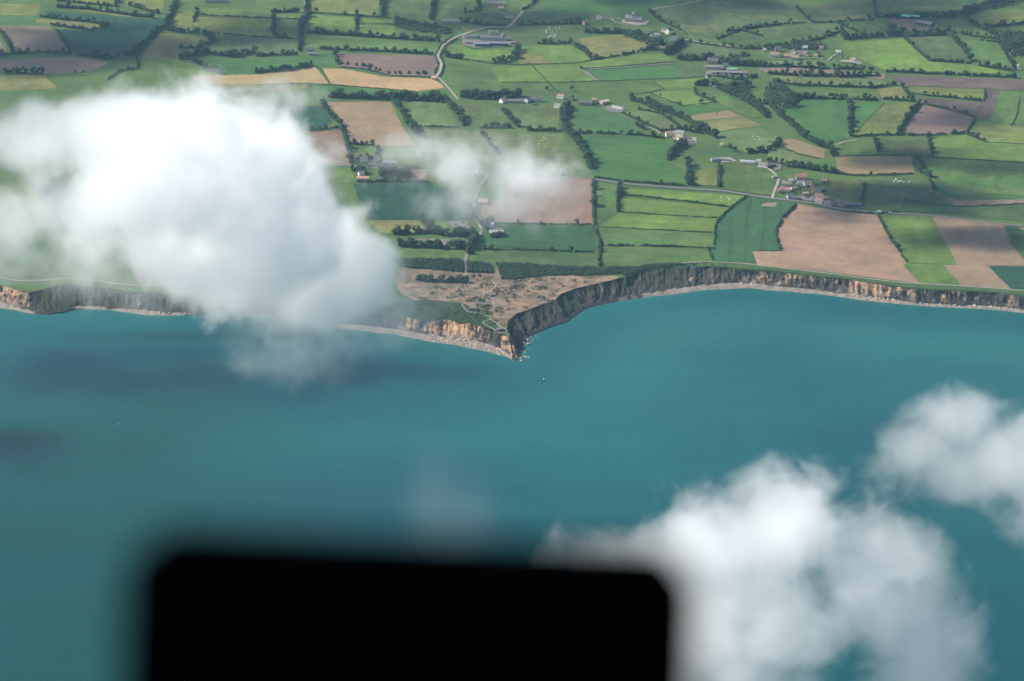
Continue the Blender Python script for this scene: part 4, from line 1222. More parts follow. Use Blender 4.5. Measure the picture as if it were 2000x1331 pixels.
# ridge hamlet
for a in [(1513, 111, 14, 7, 3.8, -6, 'white', 'brown', 'long white-gabled house with brown roof, first of the ridge hamlet'), (1538, 113, 11, 7, 3, -8, 'pink', 'brown', 'brown-roofed bungalow second along the ridge hamlet'), (1553, 116, 11, 7, 3, -8, 'cream', 'brown', 'brown-roofed bungalow third along the ridge hamlet'),
          (1519, 101, 9, 7, 5, 0, 'stone', 'slate', 'tall stone house with grey roof behind the ridge bungalows'), (1550, 105, 6, 8, 3.6, 70, 'cream', 'brown', 'cream gable cottage behind the ridge bungalows'), (1575, 110, 5, 7, 3.4, 75, 'cream', 'brown', 'little cream gable beside the dark ridge hedge'),
          (1595, 110, 8, 7, 4.2, 60, 'stone', 'slate', 'stone gable house at the middle of the ridge hamlet'), (1572, 97, 8, 6, 3.2, 0, 'white', 'pale', 'white house under the trees of the ridge hamlet'), (1604, 97, 6, 5, 3, 0, 'white', 'brown', 'small white house at the wood edge of the ridge hamlet'),
          (1637, 106, 8, 6, 3.4, -10, 'white', 'pale', 'white house at the end of the pale drive'), (1666, 122, 8, 7, 3.6, -30, 'white', 'brown', 'white-gabled house beside the long cream shed'), (1676, 129, 10, 7, 3.2, -20, 'grey', 'grey', 'grey house at the right tip of the ridge hamlet'),
          (1493, 101, 5, 4, 2.6, 0, 'white', 'pale', 'tiny white hut left of the ridge hamlet')]:
    building(*a, group='ridge hamlet houses')
barn(1652, 124, 16, 5, 2.8, -8, 'cream', 'tan', 'long cream shed at the right of the ridge hamlet', cat='shed')
# farm with the stone barn
barn(1392, 136, 24, 8, 4.6, -3, 'stone', 'grey', 'long stone barn with pale roof edge beside the curved track')
building(1392, 124, 16, 9, 4.5, -4, 'stone', 'slate', 'slate-roofed farmhouse behind the long stone barn', 'house')
building(1416, 135, 7, 8, 5.4, 0, 'stone', 'slate', 'tall narrow stone farmhouse beside the long stone barn', 'house')
barn(1437, 146, 20, 10, 3.6, -3, 'dark', 'grey', 'wide grey-roofed open barn below the stone farmhouse')
barn(1404, 145, 23, 6, 2.8, 0, 'grey', 'grey', 'low grey shed in front of the long stone barn', cat='shed')
barn(1430, 138, 15, 4, 2.4, 0, 'white', 'green', 'pale green-roofed tunnel shed in the stone barn farm', cat='shed')
building(1435, 169, 6, 5, 5, 80, 'white', 'slate', 'narrow white gable house among the valley trees', 'house')
barn(1397, 171, 7, 5, 2.8, 0, 'white', 'pale', 'pale shed half hidden by the valley trees', cat='shed')
# church
ch = empty('church', un(1238, 43) + Vector((0, 0, ZF + .2)), R(-10))
tag(ch, 'grey stone village church with square tower between nave and choir', 'church')
def churchpart(L, W, h, rise, ox, oy):
    wl = inst('wall', mesh_of('wall', *gable_walls(L, W, h, rise), M['wall']), ch, (ox, oy, 0)); wl.color = (0.46, 0.40, 0.32, 1)
    r_ = inst('roof', mesh_of('roof', *gable_roof(L, W, h, rise), M['roof']), ch, (ox, oy, 0)); r_.color = (0.21, 0.205, 0.21, 1)
    for k in range(int(L / 3.6)):
        inst('window', shared('cwin', lambda: mesh_of('window', *box_vf(-.5, .5, -.08, .08, 0, 3.2), M['glass'])), ch, (ox - L / 2 + 2.0 + k * 3.6, oy - W / 2 - .03, 1.6))
        bt = inst('buttress', shared('butt', lambda: mesh_of('buttress', *box_vf(-.4, .4, -1.1, 0, -.3, 4.6), M['wall'])), ch, (ox - L / 2 + .4 + k * 3.6, oy - W / 2, 0)); bt.color = (0.46, 0.40, 0.32, 1)
churchpart(14, 10, 7.5, 6.0, -11, 0)
churchpart(16, 9, 5.5, 4.6, 9, -1)
churchpart(8, 6, 5, 3.5, 6, 8)
tw = inst('tower', mesh_of('tower', *box_vf(-2.8, 2.8, -2.8, 2.8, -.4, 17.0), M['wall']), ch, (-1.4, 0, 0)); tw.color = (0.48, 0.42, 0.34, 1)
for sx in (-1.2, 1.2):
    inst('belfry_opening', shared('bel', lambda: mesh_of('belfry_opening', *box_vf(-.5, .5, -.1, .1, 0, 3.0), M['dark'])), tw, (sx, -2.82, 12.2))
tr = inst('roof', mesh_of('roof', *gable_roof(5.6, 5.6, 17.0, 2.6), M['roof']), ch, (-1.4, 0, 0)); tr.color = (0.26, 0.25, 0.24, 1)
building(1170, 39, 9, 6, 4, -15, 'white', 'brown', 'white house beside the lane left of the church', 'house')
building(1143, 49, 8, 7, 4.5, 40, 'stone', 'brown', 'stone house at the bend below the church lane', 'house')
building(1307, 67, 11, 8, 6.5, 50, 'cream', 'slate', 'tall cream house with two gables on the bend', 'house')
building(1297, 64, 9, 6, 4, -35, 'cream', 'slate', 'cream wing beside the tall cream house', 'house')
building(1283, 72, 9, 6, 2.8, -20, 'cream', 'grey', 'cream shed with grey roof left of the tall cream house', 'house')
building(1270, 74, 6, 4, 2.4, 0, 'white', 'pale', 'tiny white shed among shrubs below the church', 'house')
building(1316, 80, 10, 7, 4, -20, 'white', 'slate', 'slate-roofed house below the tall cream house', 'house')
building(1294, 98, 10, 6, 3, -15, 'cream', 'slate', 'dark slate cottage with pale front among the hedge trees', 'house')
barn(1003, 86, 8, 5, 2.8, 0, 'pink', 'brown', 'small brown shed right of the silage ring', cat='shed')
# long grey barns
barn(930, 76, 36, 12, 4.5, -4, 'grey', 'slate', 'longest rear slate barn on the left of the big farm')
barn(965, 79, 44, 13, 5, -4, 'grey', 'slate', 'wide slate barn in the middle of the big farm')
barn(942, 91, 22, 9, 4.5, -3, 'dark', 'blue', 'blue-grey open-fronted barn at the front of the big farm')
barn(971, 90, 34, 8, 4.5, -5, 'dark', 'blue', 'long dark open-fronted barn at the front of the big farm')
barn(914, 86, 9, 6, 3, 0, 'grey', 'grey', 'small grey outbuilding at the left end of the big farm', cat='shed')
building(983, 79, 9, 9, 5.5, 85, 'stone', 'brown', 'stone gabled farmhouse at the right of the long barns', 'house')
for k in range(4):
    e = empty('silo', un(956 + k * 5, 69) + Vector((0, 0, ZF)))
    tag(e, f'{NTH[k]} slim pale silo from the left behind the slate barns', 'silo', 'farm silos')
    def cyl(r0, z0, z1, r1=None, n=10):
        r1 = r0 if r1 is None else r1
        v = [(r0 * math.cos(i * 6.283 / n), r0 * math.sin(i * 6.283 / n), z0) for i in range(n)] + [(r1 * math.cos(i * 6.283 / n), r1 * math.sin(i * 6.283 / n), z1) for i in range(n)]
        return v, [(i, (i + 1) % n, n + (i + 1) % n, n + i) for i in range(n)] + [tuple(range(2 * n - 1, n - 1, -1)), tuple(range(n))]
    b_ = inst('body', shared('silo', lambda: mesh_of('body', *cyl(1.4, -.2, 8.0), M['roof'])), e); b_.color = (.34, .35, .36, 1)
    c_ = inst('cap', shared('silocap', lambda: mesh_of('cap', *cyl(1.5, 8.02, 9.2, .2), M['roof'])), e); c_.color = (.42, .42, .42, 1)
# manor, row house and others along the top
building(970, 12, 30, 8, 5, -6, 'stone', 'grey', 'long stone manor range with bright end gable at the top edge', 'house')
barn(965, 3, 16, 9, 4, 0, 'grey', 'blue', 'blue-grey roofed barn behind the stone manor')
building(979, 20, 9, 6, 3.4, -10, 'stone', 'brown', 'small stone outbuilding in front of the manor', 'house')
building(995, 36, 14, 5, 2.8, -4, 'white', 'grey', 'low white building beside the lane corner', 'house')
building(880, 46, 30, 7, 4, -4, 'stone', 'grey', 'long stone row house beyond the wooded hollow', 'house')
building(850, 47, 8, 6, 3.4, 10, 'grey', 'slate', 'small grey house left of the stone row house', 'house')
building(607, 101, 10, 6, 3.4, 0, 'grey', 'slate', 'small slate cottage set into the hedge corner', 'house')
building(612, 108, 14, 5, 2.4, 0, 'stone', 'grey', 'low stone outbuilding in front of the hedge corner cottage', 'house')
building(848, 156, 7, 5, 3, -20, 'pink', 'pink', 'pinkish brick shed at the end of the wheat strip', 'shed', chimney=False)
barn(422, 5, 34, 10, 4, 0, 'grey', 'slate', 'long grey barn on the top edge')
building(336, 20, 8, 6, 3.4, 20, 'grey', 'brown', 'small house hidden among trees above the dark teal crop', 'house')
# lane cottages
for a in [(1029, 200, 9, 7, 4.5, 65, 'white', 'grey', 'white gable cottage first along the lane'), (1047, 199, 17, 6, 3.6, -3, 'stone', 'slate', 'long grey cottage beside the white gable'), (1095, 193, 10, 6, 3.8, -25, 'white', 'brown', 'white cottage at the foot of the field track'),
          (1116, 196, 8, 6, 4.6, 75, 'stone', 'slate', 'stone cottage with white chimney under the round tree'), (1090, 211, 10, 7, 3.2, -30, 'white', 'grey', 'white bungalow with grey roof alone in the field'), (982, 201, 9, 7, 4.2, 50, 'white', 'orange', 'white house with orange roof beneath the dark wood')]:
    building(*a, group='lane cottages')
building(1006, 201, 20, 5, 2.8, -3, 'grey', 'grey', 'long low grey range between the orange roof and white gable', 'house')
barn(1144, 205, 20, 9, 4, -6, 'grey', 'slate', 'grey slate barn at the lane bend')
barn(1161, 202, 10, 8, 5, 70, 'stone', 'brown', 'stone gabled barn beside the grey slate barn')
barn(1180, 203, 13, 9, 3.6, 35, 'stone', 'tan', 'tan-roofed barn above the concrete farm yard')
barn(1206, 213, 18, 3, 2.4, -32, 'white', 'pale', 'white silage clamp wall in the concrete farm yard', cat='shed', rise=.3)
# cream farmhouse group
building(1309, 267, 13, 8, 4.4, 10, 'cream', 'brown', 'brown-roofed house with cream gable left of the cream farmhouse', 'house')
building(1328, 268, 12, 9, 6, -25, 'cream', 'grey', 'big cream farmhouse with grey roof in the valley', 'house')
barn(1337, 276, 18, 8, 4, 12, 'cream', 'slate', 'slate-roofed barn in front of the big cream farmhouse')
barn(1350, 279, 9, 5, 2.8, 5, 'cream', 'grey', 'small grey shed right of the cream farmhouse', cat='shed')
building(1409, 287, 4, 4, 3.2, 0, 'cream', 'tan', 'tiny cream hut beside the two large trees', 'house', openings=False)
barn(1397, 315, 12, 8, 3, 15, 'grey', 'blue', 'blue-grey shed left of the pale greenhouse')
barn(1416, 315, 11, 6, 2.8, -10, 'grey', 'grey', 'low grey shed beside the blue-grey shed', cat='shed')
barn(1460, 319, 20, 6, 2.6, -12, 'white', 'pale', 'long pale greenhouse beside the lane', cat='greenhouse')
building(1491, 327, 13, 7, 3.2, -25, 'white', 'grey', 'white farm bungalow right of the pale greenhouse', 'house')
building(1482, 319, 6, 5, 3, 0, 'white', 'pale', 'small white hut above the farm bungalow', 'house')
# roadside houses by the cloud
for a in [(711, 317, 10, 7, 5, 4, 'white', 'slate', 'slate-roofed house with white end wall by the cloud'), (737, 314, 7, 9, 6.4, 75, 'stone', 'slate', 'tall stone gable house beside the road near the cloud'), (725, 326, 11, 6, 2.8, 0, 'grey', 'slate', 'low slate shed on the roadside near the cloud'),
          (760, 322, 18, 6, 3.2, 0, 'stone', 'grey', 'long grey house veiled by mist beside the road'), (706, 343, 8, 6, 3.4, 20, 'white', 'grey', 'white-fronted house below the road near the cloud'), (709, 352, 16, 5, 2.6, -3, 'pink', 'pink', 'long pink-roofed range above the teal field'), (944, 399, 12, 8, 3.6, -10, 'stone', 'pink', 'pink-roofed stone house in the misty tree bend')]:
    building(*a, group='roadside houses')
building(962, 446, 4, 4, 6, 0, 'white', 'pale', 'narrow white block beside the headland car park', 'house', chimney=False)
building(970, 459, 18, 6, 2.8, -3, 'grey', 'pale', 'low concrete visitor building beside the road bend', 'house', chimney=False)
# green-roofed barn yard
barn(1771, 37, 16, 11, 4.5, -25, 'dark', 'green', 'bright green-roofed barn beside the earth yard')
barn(1789, 37, 12, 9, 4, -15, 'dark', 'green', 'smaller dull green barn behind the grey yard barn')
barn(1806, 50, 28, 14, 4.5, -38, 'dark', 'grey', 'large ribbed grey barn on the earth yard')
building(1975, 108, 8, 6, 4, 60, 'cream', 'tan', 'cream house against the dark corner wood', 'house')
building(1990, 137, 5, 6, 6, 80, 'cream', 'tan', 'tall narrow cream house at the right edge', 'house')
# concrete bunkers on the headland
def bunker(x, y, L, W, h, rot, label):
    e = empty('bunker', un(x, y) + Vector((0, 0, ZF)), R(rot)); tag(e, label, 'bunker', 'headland bunkers')
    a, b = L / 2, W / 2
    v = [(-a, -b, -.3), (a, -b, -.3), (a * .9, b, -.3), (-a * .85, b, -.3), (-a * .95, -b * .9, h * .8), (a * .96, -b * .92, h), (a * .85, b * .9, h * .7), (-a * .8, b * .95, h * .9)]
    w_ = inst('body', mesh_of('body', v, [(0, 1, 5, 4), (1, 2, 6, 5), (2, 3, 7, 6), (3, 0, 4, 7), (4, 5, 6, 7)], M['concrete']), e)
    s_ = inst('slab', mesh_of('slab', *box_vf(-a * .8, a * .7, -b * .8, b * .7, h, h + .7), M['concrete']), e); s_.rotation_euler = (R(6), R(-4), 0)
    inst('opening', mesh_of('opening', *box_vf(-a * .5, a * .4, -.2, .2, h * .35, h * .6), M['dark']), e, (0, -b * .96, 0))
bunker(925, 606, 14, 9, 3.0, -12, 'ruined grey concrete gun bunker on the green part of the headland')
bunker(977, 647, 13, 8, 3.0, 8, 'pale concrete observation bunker at the tip of the headland')
bunker(961, 580, 9, 6, 2.4, 20, 'small concrete bunker at the meeting of the headland paths')
bunker(952, 598, 6, 5, 2.0, 0, 'small sunken concrete block inside the headland path loop')
bunker(993, 606, 6, 4, 1.4, 0, 'flat pale concrete slab on the tan heath near the cliff')
ob = empty('memorial_pillar', un(897, 571) + Vector((0, 0, ZF))); tag(ob, 'slim dark standing pillar on the tan heath', 'pillar')
inst('shaft', mesh_of('shaft', *box_vf(-.8, .8, -.6, .6, 0, 7.0), M['dark']), ob); inst('plinth', mesh_of('plinth', *box_vf(-1.5, 1.5, -1.2, 1.2, -.2, .8), M['concrete']), ob)

# ================================================================== cattle
def cow_mesh():
    bm = bmesh.new()
    def add(V, F, sc_, off):
        m_ = [bm.verts.new((v[0] * sc_[0] + off[0], v[1] * sc_[1] + off[1], v[2] * sc_[2] + off[2])) for v in V]
        for f_ in F:
            try: bm.faces.new([m_[i] for i in f_])
            except ValueError: pass
    add(ICO2_V, ICO2_F, (1.15, .48, .52), (0, 0, 1.15)); add(ICO_V, ICO_F, (.42, .22, .24), (1.35, 0, 1.35)); add(ICO_V, ICO_F, (.4, .24, .3), (1.0, 0, 1.3))
    for x in (-.75, .75):
        for y in (-.25, .25):
            v, f_ = box_vf(x - .1, x + .1, y - .09, y + .09, 0, .95); add(v, f_, (1, 1, 1), (0, 0, 0))
    me = bpy.data.meshes.new('cow'); bm.to_mesh(me); bm.free(); me.materials.append(M['cow']); return me
COW = cow_mesh()
rc_ = random.Random(9)
def herd(n, x0, x1, y0, y1, label, group, col=(.78, .74, .66)):
    sp = sorted((rc_.uniform(x0, x1), rc_.uniform(y0, y1)) for _ in range(n))
    for k, (x, y) in enumerate(sp):
        o = inst('cow', COW, None, un(x, y) + Vector((0, 0, ZF)), rc_.uniform(0, 6.28), (1.1, 1.1, 1.1))
        o.color = (*[c * rc_.uniform(.85, 1.05) for c in col], 1)
        tag(o, f'{NTH[k]} {label}', 'cow', group)
herd(26, 1066, 1096, 54, 77, 'white cow from the left in the herd below the church lane', 'white herd by the big farm')
herd(8, 1407, 1443, 387, 394, 'white cow from the left at the corner of the coastal strip', 'cows on the coastal strip')
herd(12, 1746, 1777, 351, 358, 'white cow from the left in the shaded field beside the hamlet', 'cows in the shaded field')
herd(9, 1030, 1078, 268, 294, 'pale cow from the left in the field above the mist', 'cows above the mist')
herd(6, 1466, 1486, 266, 276, 'pale cow from the left in the valley meadow', 'cows in the valley meadow')
herd(6, 1382, 1400, 219, 226, 'brown cow from the left on the straw-coloured strip', 'brown cows on the strip', (.14, .08, .05))

# ================================================================== vehicles
def car(x, y, rot, col, label, L=4.4, H=1.5, big=False):
    e = empty('car' if not big else 'van', un(x, y) + Vector((0, 0, ZF + .55)), R(rot)); tag(e, label, 'car' if not big else 'van', 'vehicles')
    a = L / 2
    v, f_ = box_vf(-a, a, -.9, .9, .35, H * .62)
    b_ = inst('body', mesh_of('body', v, f_, M['paint']), e); b_.color = (*col, 1)
    x0, x1 = (-a * .95, a * .55) if big else (-a * .6, a * .35)
    v = [(x0, -.85, H * .62), (x1 + .5, -.85, H * .62), (x1 + .5, .85, H * .62), (x0, .85, H * .62), (x0 + .15, -.75, H), (x1, -.75, H), (x1, .75, H), (x0 + .15, .75, H)]
    c_ = inst('cabin', mesh_of('cabin', v, [(0, 1, 5, 4), (1, 2, 6, 5), (2, 3, 7, 6), (3, 0, 4, 7), (4, 5, 6, 7)], M['paint' if big else 'glass']), e); c_.color = (*col, 1)
    if not big:
        r_ = inst('roof', mesh_of('roof', *box_vf(x0 + .2, x1 - .05, -.76, .76, H, H + .06), M['paint']), e); r_.color = (*col, 1)
    def wheel():
        n = 10
        v = [(.33 * math.cos(i * 6.283 / n), s_, .33 * math.sin(i * 6.283 / n)) for s_ in (-.1, .1) for i in range(n)]
        return mesh_of('wheel', v, [(i, (i + 1) % n, n + (i + 1) % n, n + i) for i in range(n)] + [tuple(range(n)), tuple(range(2 * n - 1, n - 1, -1))], M['rubber'])
    for sx in (-.62, .62):
        for sy in (-.85, .85): inst('wheel', shared('wheel', wheel), e, (a * sx, sy, .33))
car(887, 475, 5, (.85, .86, .86), 'white motorhome parked among the car park trees', 7.0, 3.0, True)
car(1717, 416.6, -4, (.85, .85, .85), 'white lorry on the coast road beside the green strip', 7.5, 3.0, True)
car(1738, 418, -4, (.8, .82, .85), 'white car on the coast road following the lorry')
car(918, 454, 10, (.85, .85, .85), 'white van at the corner of the gravel car park', 6.0, 2.6, True)
for k, (x, y, c) in enumerate([(905, 437, (.05, .05, .06)), (908, 445, (.08, .08, .1)), (897, 447, (.06, .06, .07)), (914, 441, (.3, .02, .02)), (890, 441, (.1, .1, .12)), (782, 474, (.5, .55, .6))]):
    car(x, y, [10, 80, 20, 75, 15, 0][k], c, ['black car near the top of the gravel car park', 'dark car in the middle of the gravel car park', 'dark car left of centre in the gravel car park', 'dark red car at the right of the gravel car park', 'dark car alone at the left of the gravel car park', 'pale blue car at the cloud edge of the asphalt car park'][k])
# boat
bt = empty('boat', un(1062, 743.5, 0), R(160)); tag(bt, 'small dark motor boat alone on the water off the headland', 'boat')
v = [(-2.6, -.9, .1), (-2.6, .9, .1), (1.2, .95, .1), (3.0, 0, .35), (1.2, -.95, .1), (-2.6, -1.05, 1.0), (-2.6, 1.05, 1.0), (1.3, 1.1, 1.1), (3.5, 0, 1.5), (1.3, -1.1, 1.1)]
inst('hull', mesh_of('hull', v, [(0, 4, 3, 2, 1), (0, 1, 6, 5), (1, 2, 7, 6), (2, 3, 8, 7), (3, 4, 9, 8), (4, 0, 5, 9), (5, 6, 7, 8, 9)], M['dark']), bt)
b_ = inst('cabin', mesh_of('cabin', *box_vf(-.8, .9, -.7, .7, 1.0, 2.4), M['paint']), bt); b_.color = (.75, .75, .75, 1)

# ================================================================== fallen boulders along the foot of the cliff
def boulder_mesh(k):
    r_ = np.random.default_rng(80 + k)
    V = ICO2_V * (1 + .0 * ICO2_V)
    n_ = r_.normal(size=(7, 3)); n_ /= np.linalg.norm(n_, axis=1)[:, None]
    d = np.clip((V @ n_.T) - r_.uniform(.55, .8, 7), 0, None)
    V = V - (d[:, :, None] * n_[None]).sum(1) * .9
    V = V * np.array([1.2, .95, .72]) * (1 + .06 * r_.normal(size=(len(V), 1)))
    return np_mesh('boulder', V, ICO2_F, M['boulder'])
BOUL = [boulder_mesh(k) for k in range(6)]
rb = random.Random(5)
px_of = [1000 + FPX * p.x / max(1, (p.y * math.cos(TILT) + (CAM_H - p.z) * math.sin(TILT))) for p in CF]
zones = [(838, 1006, 110, 'tumbled boulder at the foot of the ochre cliff beside the headland tip', 'boulders under the ochre cliff'), (1445, 1475, 26, 'ochre boulder in the heap on the right-hand beach', 'boulder heap'), (1660, 1745, 60, 'fallen boulder on the pale beach below the tallest ochre buttress', 'boulders on the pale beach'),
         (1745, 2000, 50, 'fallen boulder on the beach at the right edge', 'boulders at the right edge'), (1000, 1035, 26, 'wave-washed rock off the headland tip', 'rocks off the tip'), (250, 370, 30, 'boulder on the narrow beach at the far left', 'boulders on the left beach')]
for x0, x1, n, lab, grp in zones:
    idx = [i for i in range(NC) if x0 <= px_of[i] <= x1]
    for k in range(n):
        i = rb.choice(idx)
        t = rb.random() ** 1.4
        p = CF[i].lerp(CW[i], t * (.8 if 'tip' != lab[-3:] else 1.0)) + OUT[i] * (rb.uniform(-2, 1) if 'off' not in lab else rb.uniform(0, 14))
        s_ = rb.uniform(.7, 2.3) * (1.25 - .5 * t)
        p.z = (1.9 * (1 - t) + .2 * t) if 'off' not in lab else .1
        o = inst('boulder', BOUL[k % 6], None, p, rb.uniform(0, 6.28), (s_, s_, s_))
        o.rotation_euler = (rb.uniform(-.5, .5), rb.uniform(-.5, .5), rb.uniform(0, 6.28))
        tag(o, lab, 'boulder', grp)
# sea stack at the very tip
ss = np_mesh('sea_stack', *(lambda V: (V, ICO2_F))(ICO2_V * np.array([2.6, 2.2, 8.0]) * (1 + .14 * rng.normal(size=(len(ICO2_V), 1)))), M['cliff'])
for nm, val in (('veg_shade', -.4), ('lev', .8)):
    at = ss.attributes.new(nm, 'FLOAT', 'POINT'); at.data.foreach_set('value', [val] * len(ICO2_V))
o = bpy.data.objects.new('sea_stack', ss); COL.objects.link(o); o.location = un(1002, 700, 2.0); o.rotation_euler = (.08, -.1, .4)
tag(o, 'upright ochre rock pinnacle at the very tip of the headland', 'rock')
# foam flecks
rfm = random.Random(2)
for (x, y, n, w_, lab) in ((228, 828, 6, 11, 'white foam streak on the greenish water'), (125, 848, 3, 5, 'small white foam fleck on the greenish water'), (1010, 706, 10, 12, 'white foam around the rocks off the headland tip')):
    cen = [(rfm.uniform(-1, 1) * w_ * .5, rfm.uniform(-1, 1) * w_ * .5, .05) for _ in range(n)]
    V, F = clumps(cen, [rfm.uniform(.3, .7) for _ in range(n)], .3, .12)
    o = bpy.data.objects.new('foam', np_mesh('foam', V, F, M['foam'])); COL.objects.link(o); o.location = un(x, y, 0); tag(o, lab, kind='stuff')

# ================================================================== the dark housing right in front of the lens
def near(px, py, d): return camo.location + ray(px, py) * d
hs = empty('black_housing', near(806, 1220, .80)); tag(hs, 'out-of-focus black box-shaped housing close in front of the camera', 'housing')
hs.rotation_euler = (-TILT * .0 + camo.rotation_euler.x - R(90), R(2.6), 0)
rr, ring = .011, []
for cx, cz, a0 in ((.08625 - rr, .0255 - rr, 0), (-.08625 + rr, .0255 - rr, 90), (-.08625 + rr, -.0995 + rr, 180), (.08625 - rr, -.0995 + rr, 270)):
    ring += [(cx + rr * math.cos(R(a0 + t * 90 / 8)), cz + rr * math.sin(R(a0 + t * 90 / 8))) for t in range(9)]
nr = len(ring)
hv = [(x, y, z) for y in (-.03, .03) for x, z in ring]
me = mesh_of('body', hv, [tuple(range(nr)), tuple(range(2 * nr - 1, nr - 1, -1))] + [(i, nr + i, nr + (i + 1) % nr, (i + 1) % nr) for i in range(nr)], M['black']); inst('body', me, hs)
inst('bezel', mesh_of('bezel', *box_vf(-.066, .066, -.034, -.0305, -.085, .008), M['black']), hs)
inst('stalk', mesh_of('stalk', *box_vf(-.015, .015, -.015, .015, -.30, -.09), M['black']), hs)

# ================================================================== clouds: soft volumes in real air, kilometres away
def cloud(name, label, blobs, vox, dens, seed, nscale=60.0, namp=1.9, soft=.55, detail=6.0, world_blobs=None, squash=1.0, aniso=.15, rough_=.6):
    ng = bpy.data.node_groups.new(name, 'GeometryNodeTree')
    ng.interface.new_socket('Geometry', in_out='INPUT', socket_type='NodeSocketGeometry')
    ng.interface.new_socket('Geometry', in_out='OUTPUT', socket_type='NodeSocketGeometry')
    Nn, lk = ng.nodes, ng.links.new
    out = Nn.new('NodeGroupOutput'); vc = Nn.new('GeometryNodeVolumeCube'); pos = Nn.new('GeometryNodeInputPosition')
    no = Nn.new('ShaderNodeTexNoise'); no.noise_dimensions = '3D'
    po = Nn.new('ShaderNodeVectorMath'); po.operation = 'ADD'; lk(pos.outputs[0], po.inputs[0]); po.inputs[1].default_value = (seed * 731.0, seed * 417.0, seed * 293.0)
    no.inputs['Scale'].default_value = 1.0 / nscale; no.inputs['Detail'].default_value = detail; no.inputs['Roughness'].default_value = rough_; no.inputs['Distortion'].default_value = .35
    lk(po.outputs[0], no.inputs['Vector'])
    nb = Nn.new('ShaderNodeMath'); nb.operation = 'SUBTRACT'; lk(no.outputs['Fac'], nb.inputs[0]); nb.inputs[1].default_value = .5
    lo_, hi = Vector((1e9,) * 3), Vector((-1e9,) * 3)
    bl = []
    for b_ in (blobs or []):
        px, py, rx, ry, d, wgt = b_
        s_ = d / FPX
        bl.append((camo.location + ray(px, py) * d, Vector((rx * s_, (rx + ry) * .5 * s_ * squash, ry * s_)), wgt))
    bl += world_blobs or []
    def mth(op, a_, b_=None, c_=None):
        x = Nn.new('ShaderNodeMath'); x.operation = op
        for i, v_ in enumerate((a_, b_, c_)):
            if v_ is None: continue
            if isinstance(v_, (int, float)): x.inputs[i].default_value = v_
            else: lk(v_, x.inputs[i])
        return x.outputs[0]
    cur = ws = gs = None
    for p, rad, wgt in bl:
        for i in range(3):
            lo_[i] = min(lo_[i], p[i] - rad[i] * 1.3); hi[i] = max(hi[i], p[i] + rad[i] * 1.3)
        s_ = Nn.new('ShaderNodeVectorMath'); s_.operation = 'SUBTRACT'; lk(pos.outputs[0], s_.inputs[0]); s_.inputs[1].default_value = p
        d_ = Nn.new('ShaderNodeVectorMath'); d_.operation = 'DIVIDE'; lk(s_.outputs[0], d_.inputs[0]); d_.inputs[1].default_value = rad
        l_ = Nn.new('ShaderNodeVectorMath'); l_.operation = 'LENGTH'; lk(d_.outputs[0], l_.inputs[0])
        t_ = mth('SUBTRACT', 1.0, l_.outputs['Value'])
        g_ = mth('EXPONENT', mth('MULTIPLY', mth('MULTIPLY', l_.outputs['Value'], l_.outputs['Value']), -3.0))
        wg = mth('MULTIPLY', g_, wgt)
        cur = t_ if cur is None else mth('SMOOTH_MAX', cur, t_, .3)
        gs = mth('ADD', g_, 1e-4) if gs is None else mth('ADD', gs, g_)
        ws = wg if ws is None else mth('ADD', ws, wg)
    shape = mth('MULTIPLY_ADD', nb.outputs[0], namp, cur)
    r_ = Nn.new('ShaderNodeMapRange'); r_.interpolation_type = 'SMOOTHSTEP'; r_.inputs['From Min'].default_value = 0.0; r_.inputs['From Max'].default_value = soft
    lk(shape, r_.inputs['Value'])
    cur = mth('MULTIPLY', r_.outputs['Result'], mth('DIVIDE', ws, gs))
    lk(cur, vc.inputs['Density'])
    c0 = (lo_ + hi) * .5; c0.z = lo_.z
    vc.inputs['Min'].default_value = lo_; vc.inputs['Max'].default_value = hi
    for k, n_ in enumerate('XYZ'): vc.inputs['Resolution ' + n_].default_value = max(8, int((hi[k] - lo_[k]) / vox))
    mat = bpy.data.materials.new(name + '_vapour'); mat.use_nodes = True; mt = mat.node_tree; mt.nodes.clear()
    mo = mt.nodes.new('ShaderNodeOutputMaterial'); pv = mt.nodes.new('ShaderNodeVolumePrincipled'); at_ = mt.nodes.new('ShaderNodeAttribute'); at_.attribute_name = 'density'
    mu = mt.nodes.new('ShaderNodeMath'); mu.operation = 'MULTIPLY'; mu.inputs[1].default_value = dens
    mt.links.new(at_.outputs['Fac'], mu.inputs[0]); mt.links.new(mu.outputs[0], pv.inputs['Density']); mt.links.new(pv.outputs[0], mo.inputs['Volume'])
    pv.inputs['Density Attribute'].default_value = ''
    pv.inputs['Color'].default_value = (1, 1, 1, 1); pv.inputs['Anisotropy'].default_value = aniso
    st_ = Nn.new('GeometryNodeSetMaterial'); st_.inputs['Material'].default_value = mat
    lk(vc.outputs[0], st_.inputs['Geometry']); lk(st_.outputs[0], out.inputs[0])
    vd = bpy.data.volumes.new(name); ob_ = bpy.data.objects.new(name, vd); COL.objects.link(ob_)
    vd.materials.append(mat)
    ob_.modifiers.new('vapour', 'NODES').node_group = ng
    tag(ob_, label, 'cloud')
    return ob_
D1, D2 = 2200, 1900
cloud('cloud', 'big bright white cumulus cloud hanging over the left-hand coast', [
    (330, 280, 190, 130, D1 - 60, .8), (180, 265, 150, 95, D1 - 100, .55), (60, 270, 110, 75, D1 - 120, .3), (440, 350, 195, 180, D1 + 60, 1.0), (290, 380, 200, 120, D1 - 60, .7), (528, 425, 172, 170, D1 + 230, 1.0), (450, 465, 210, 130, D1 + 90, .8), (640, 522, 140, 112, D1 + 330, .8), (600, 592, 170, 75, D1 + 270, .16)],
    2.5, .075, 1.3, 70.0, 2.5, .42, 5.5, aniso=0.65, rough_=.66)
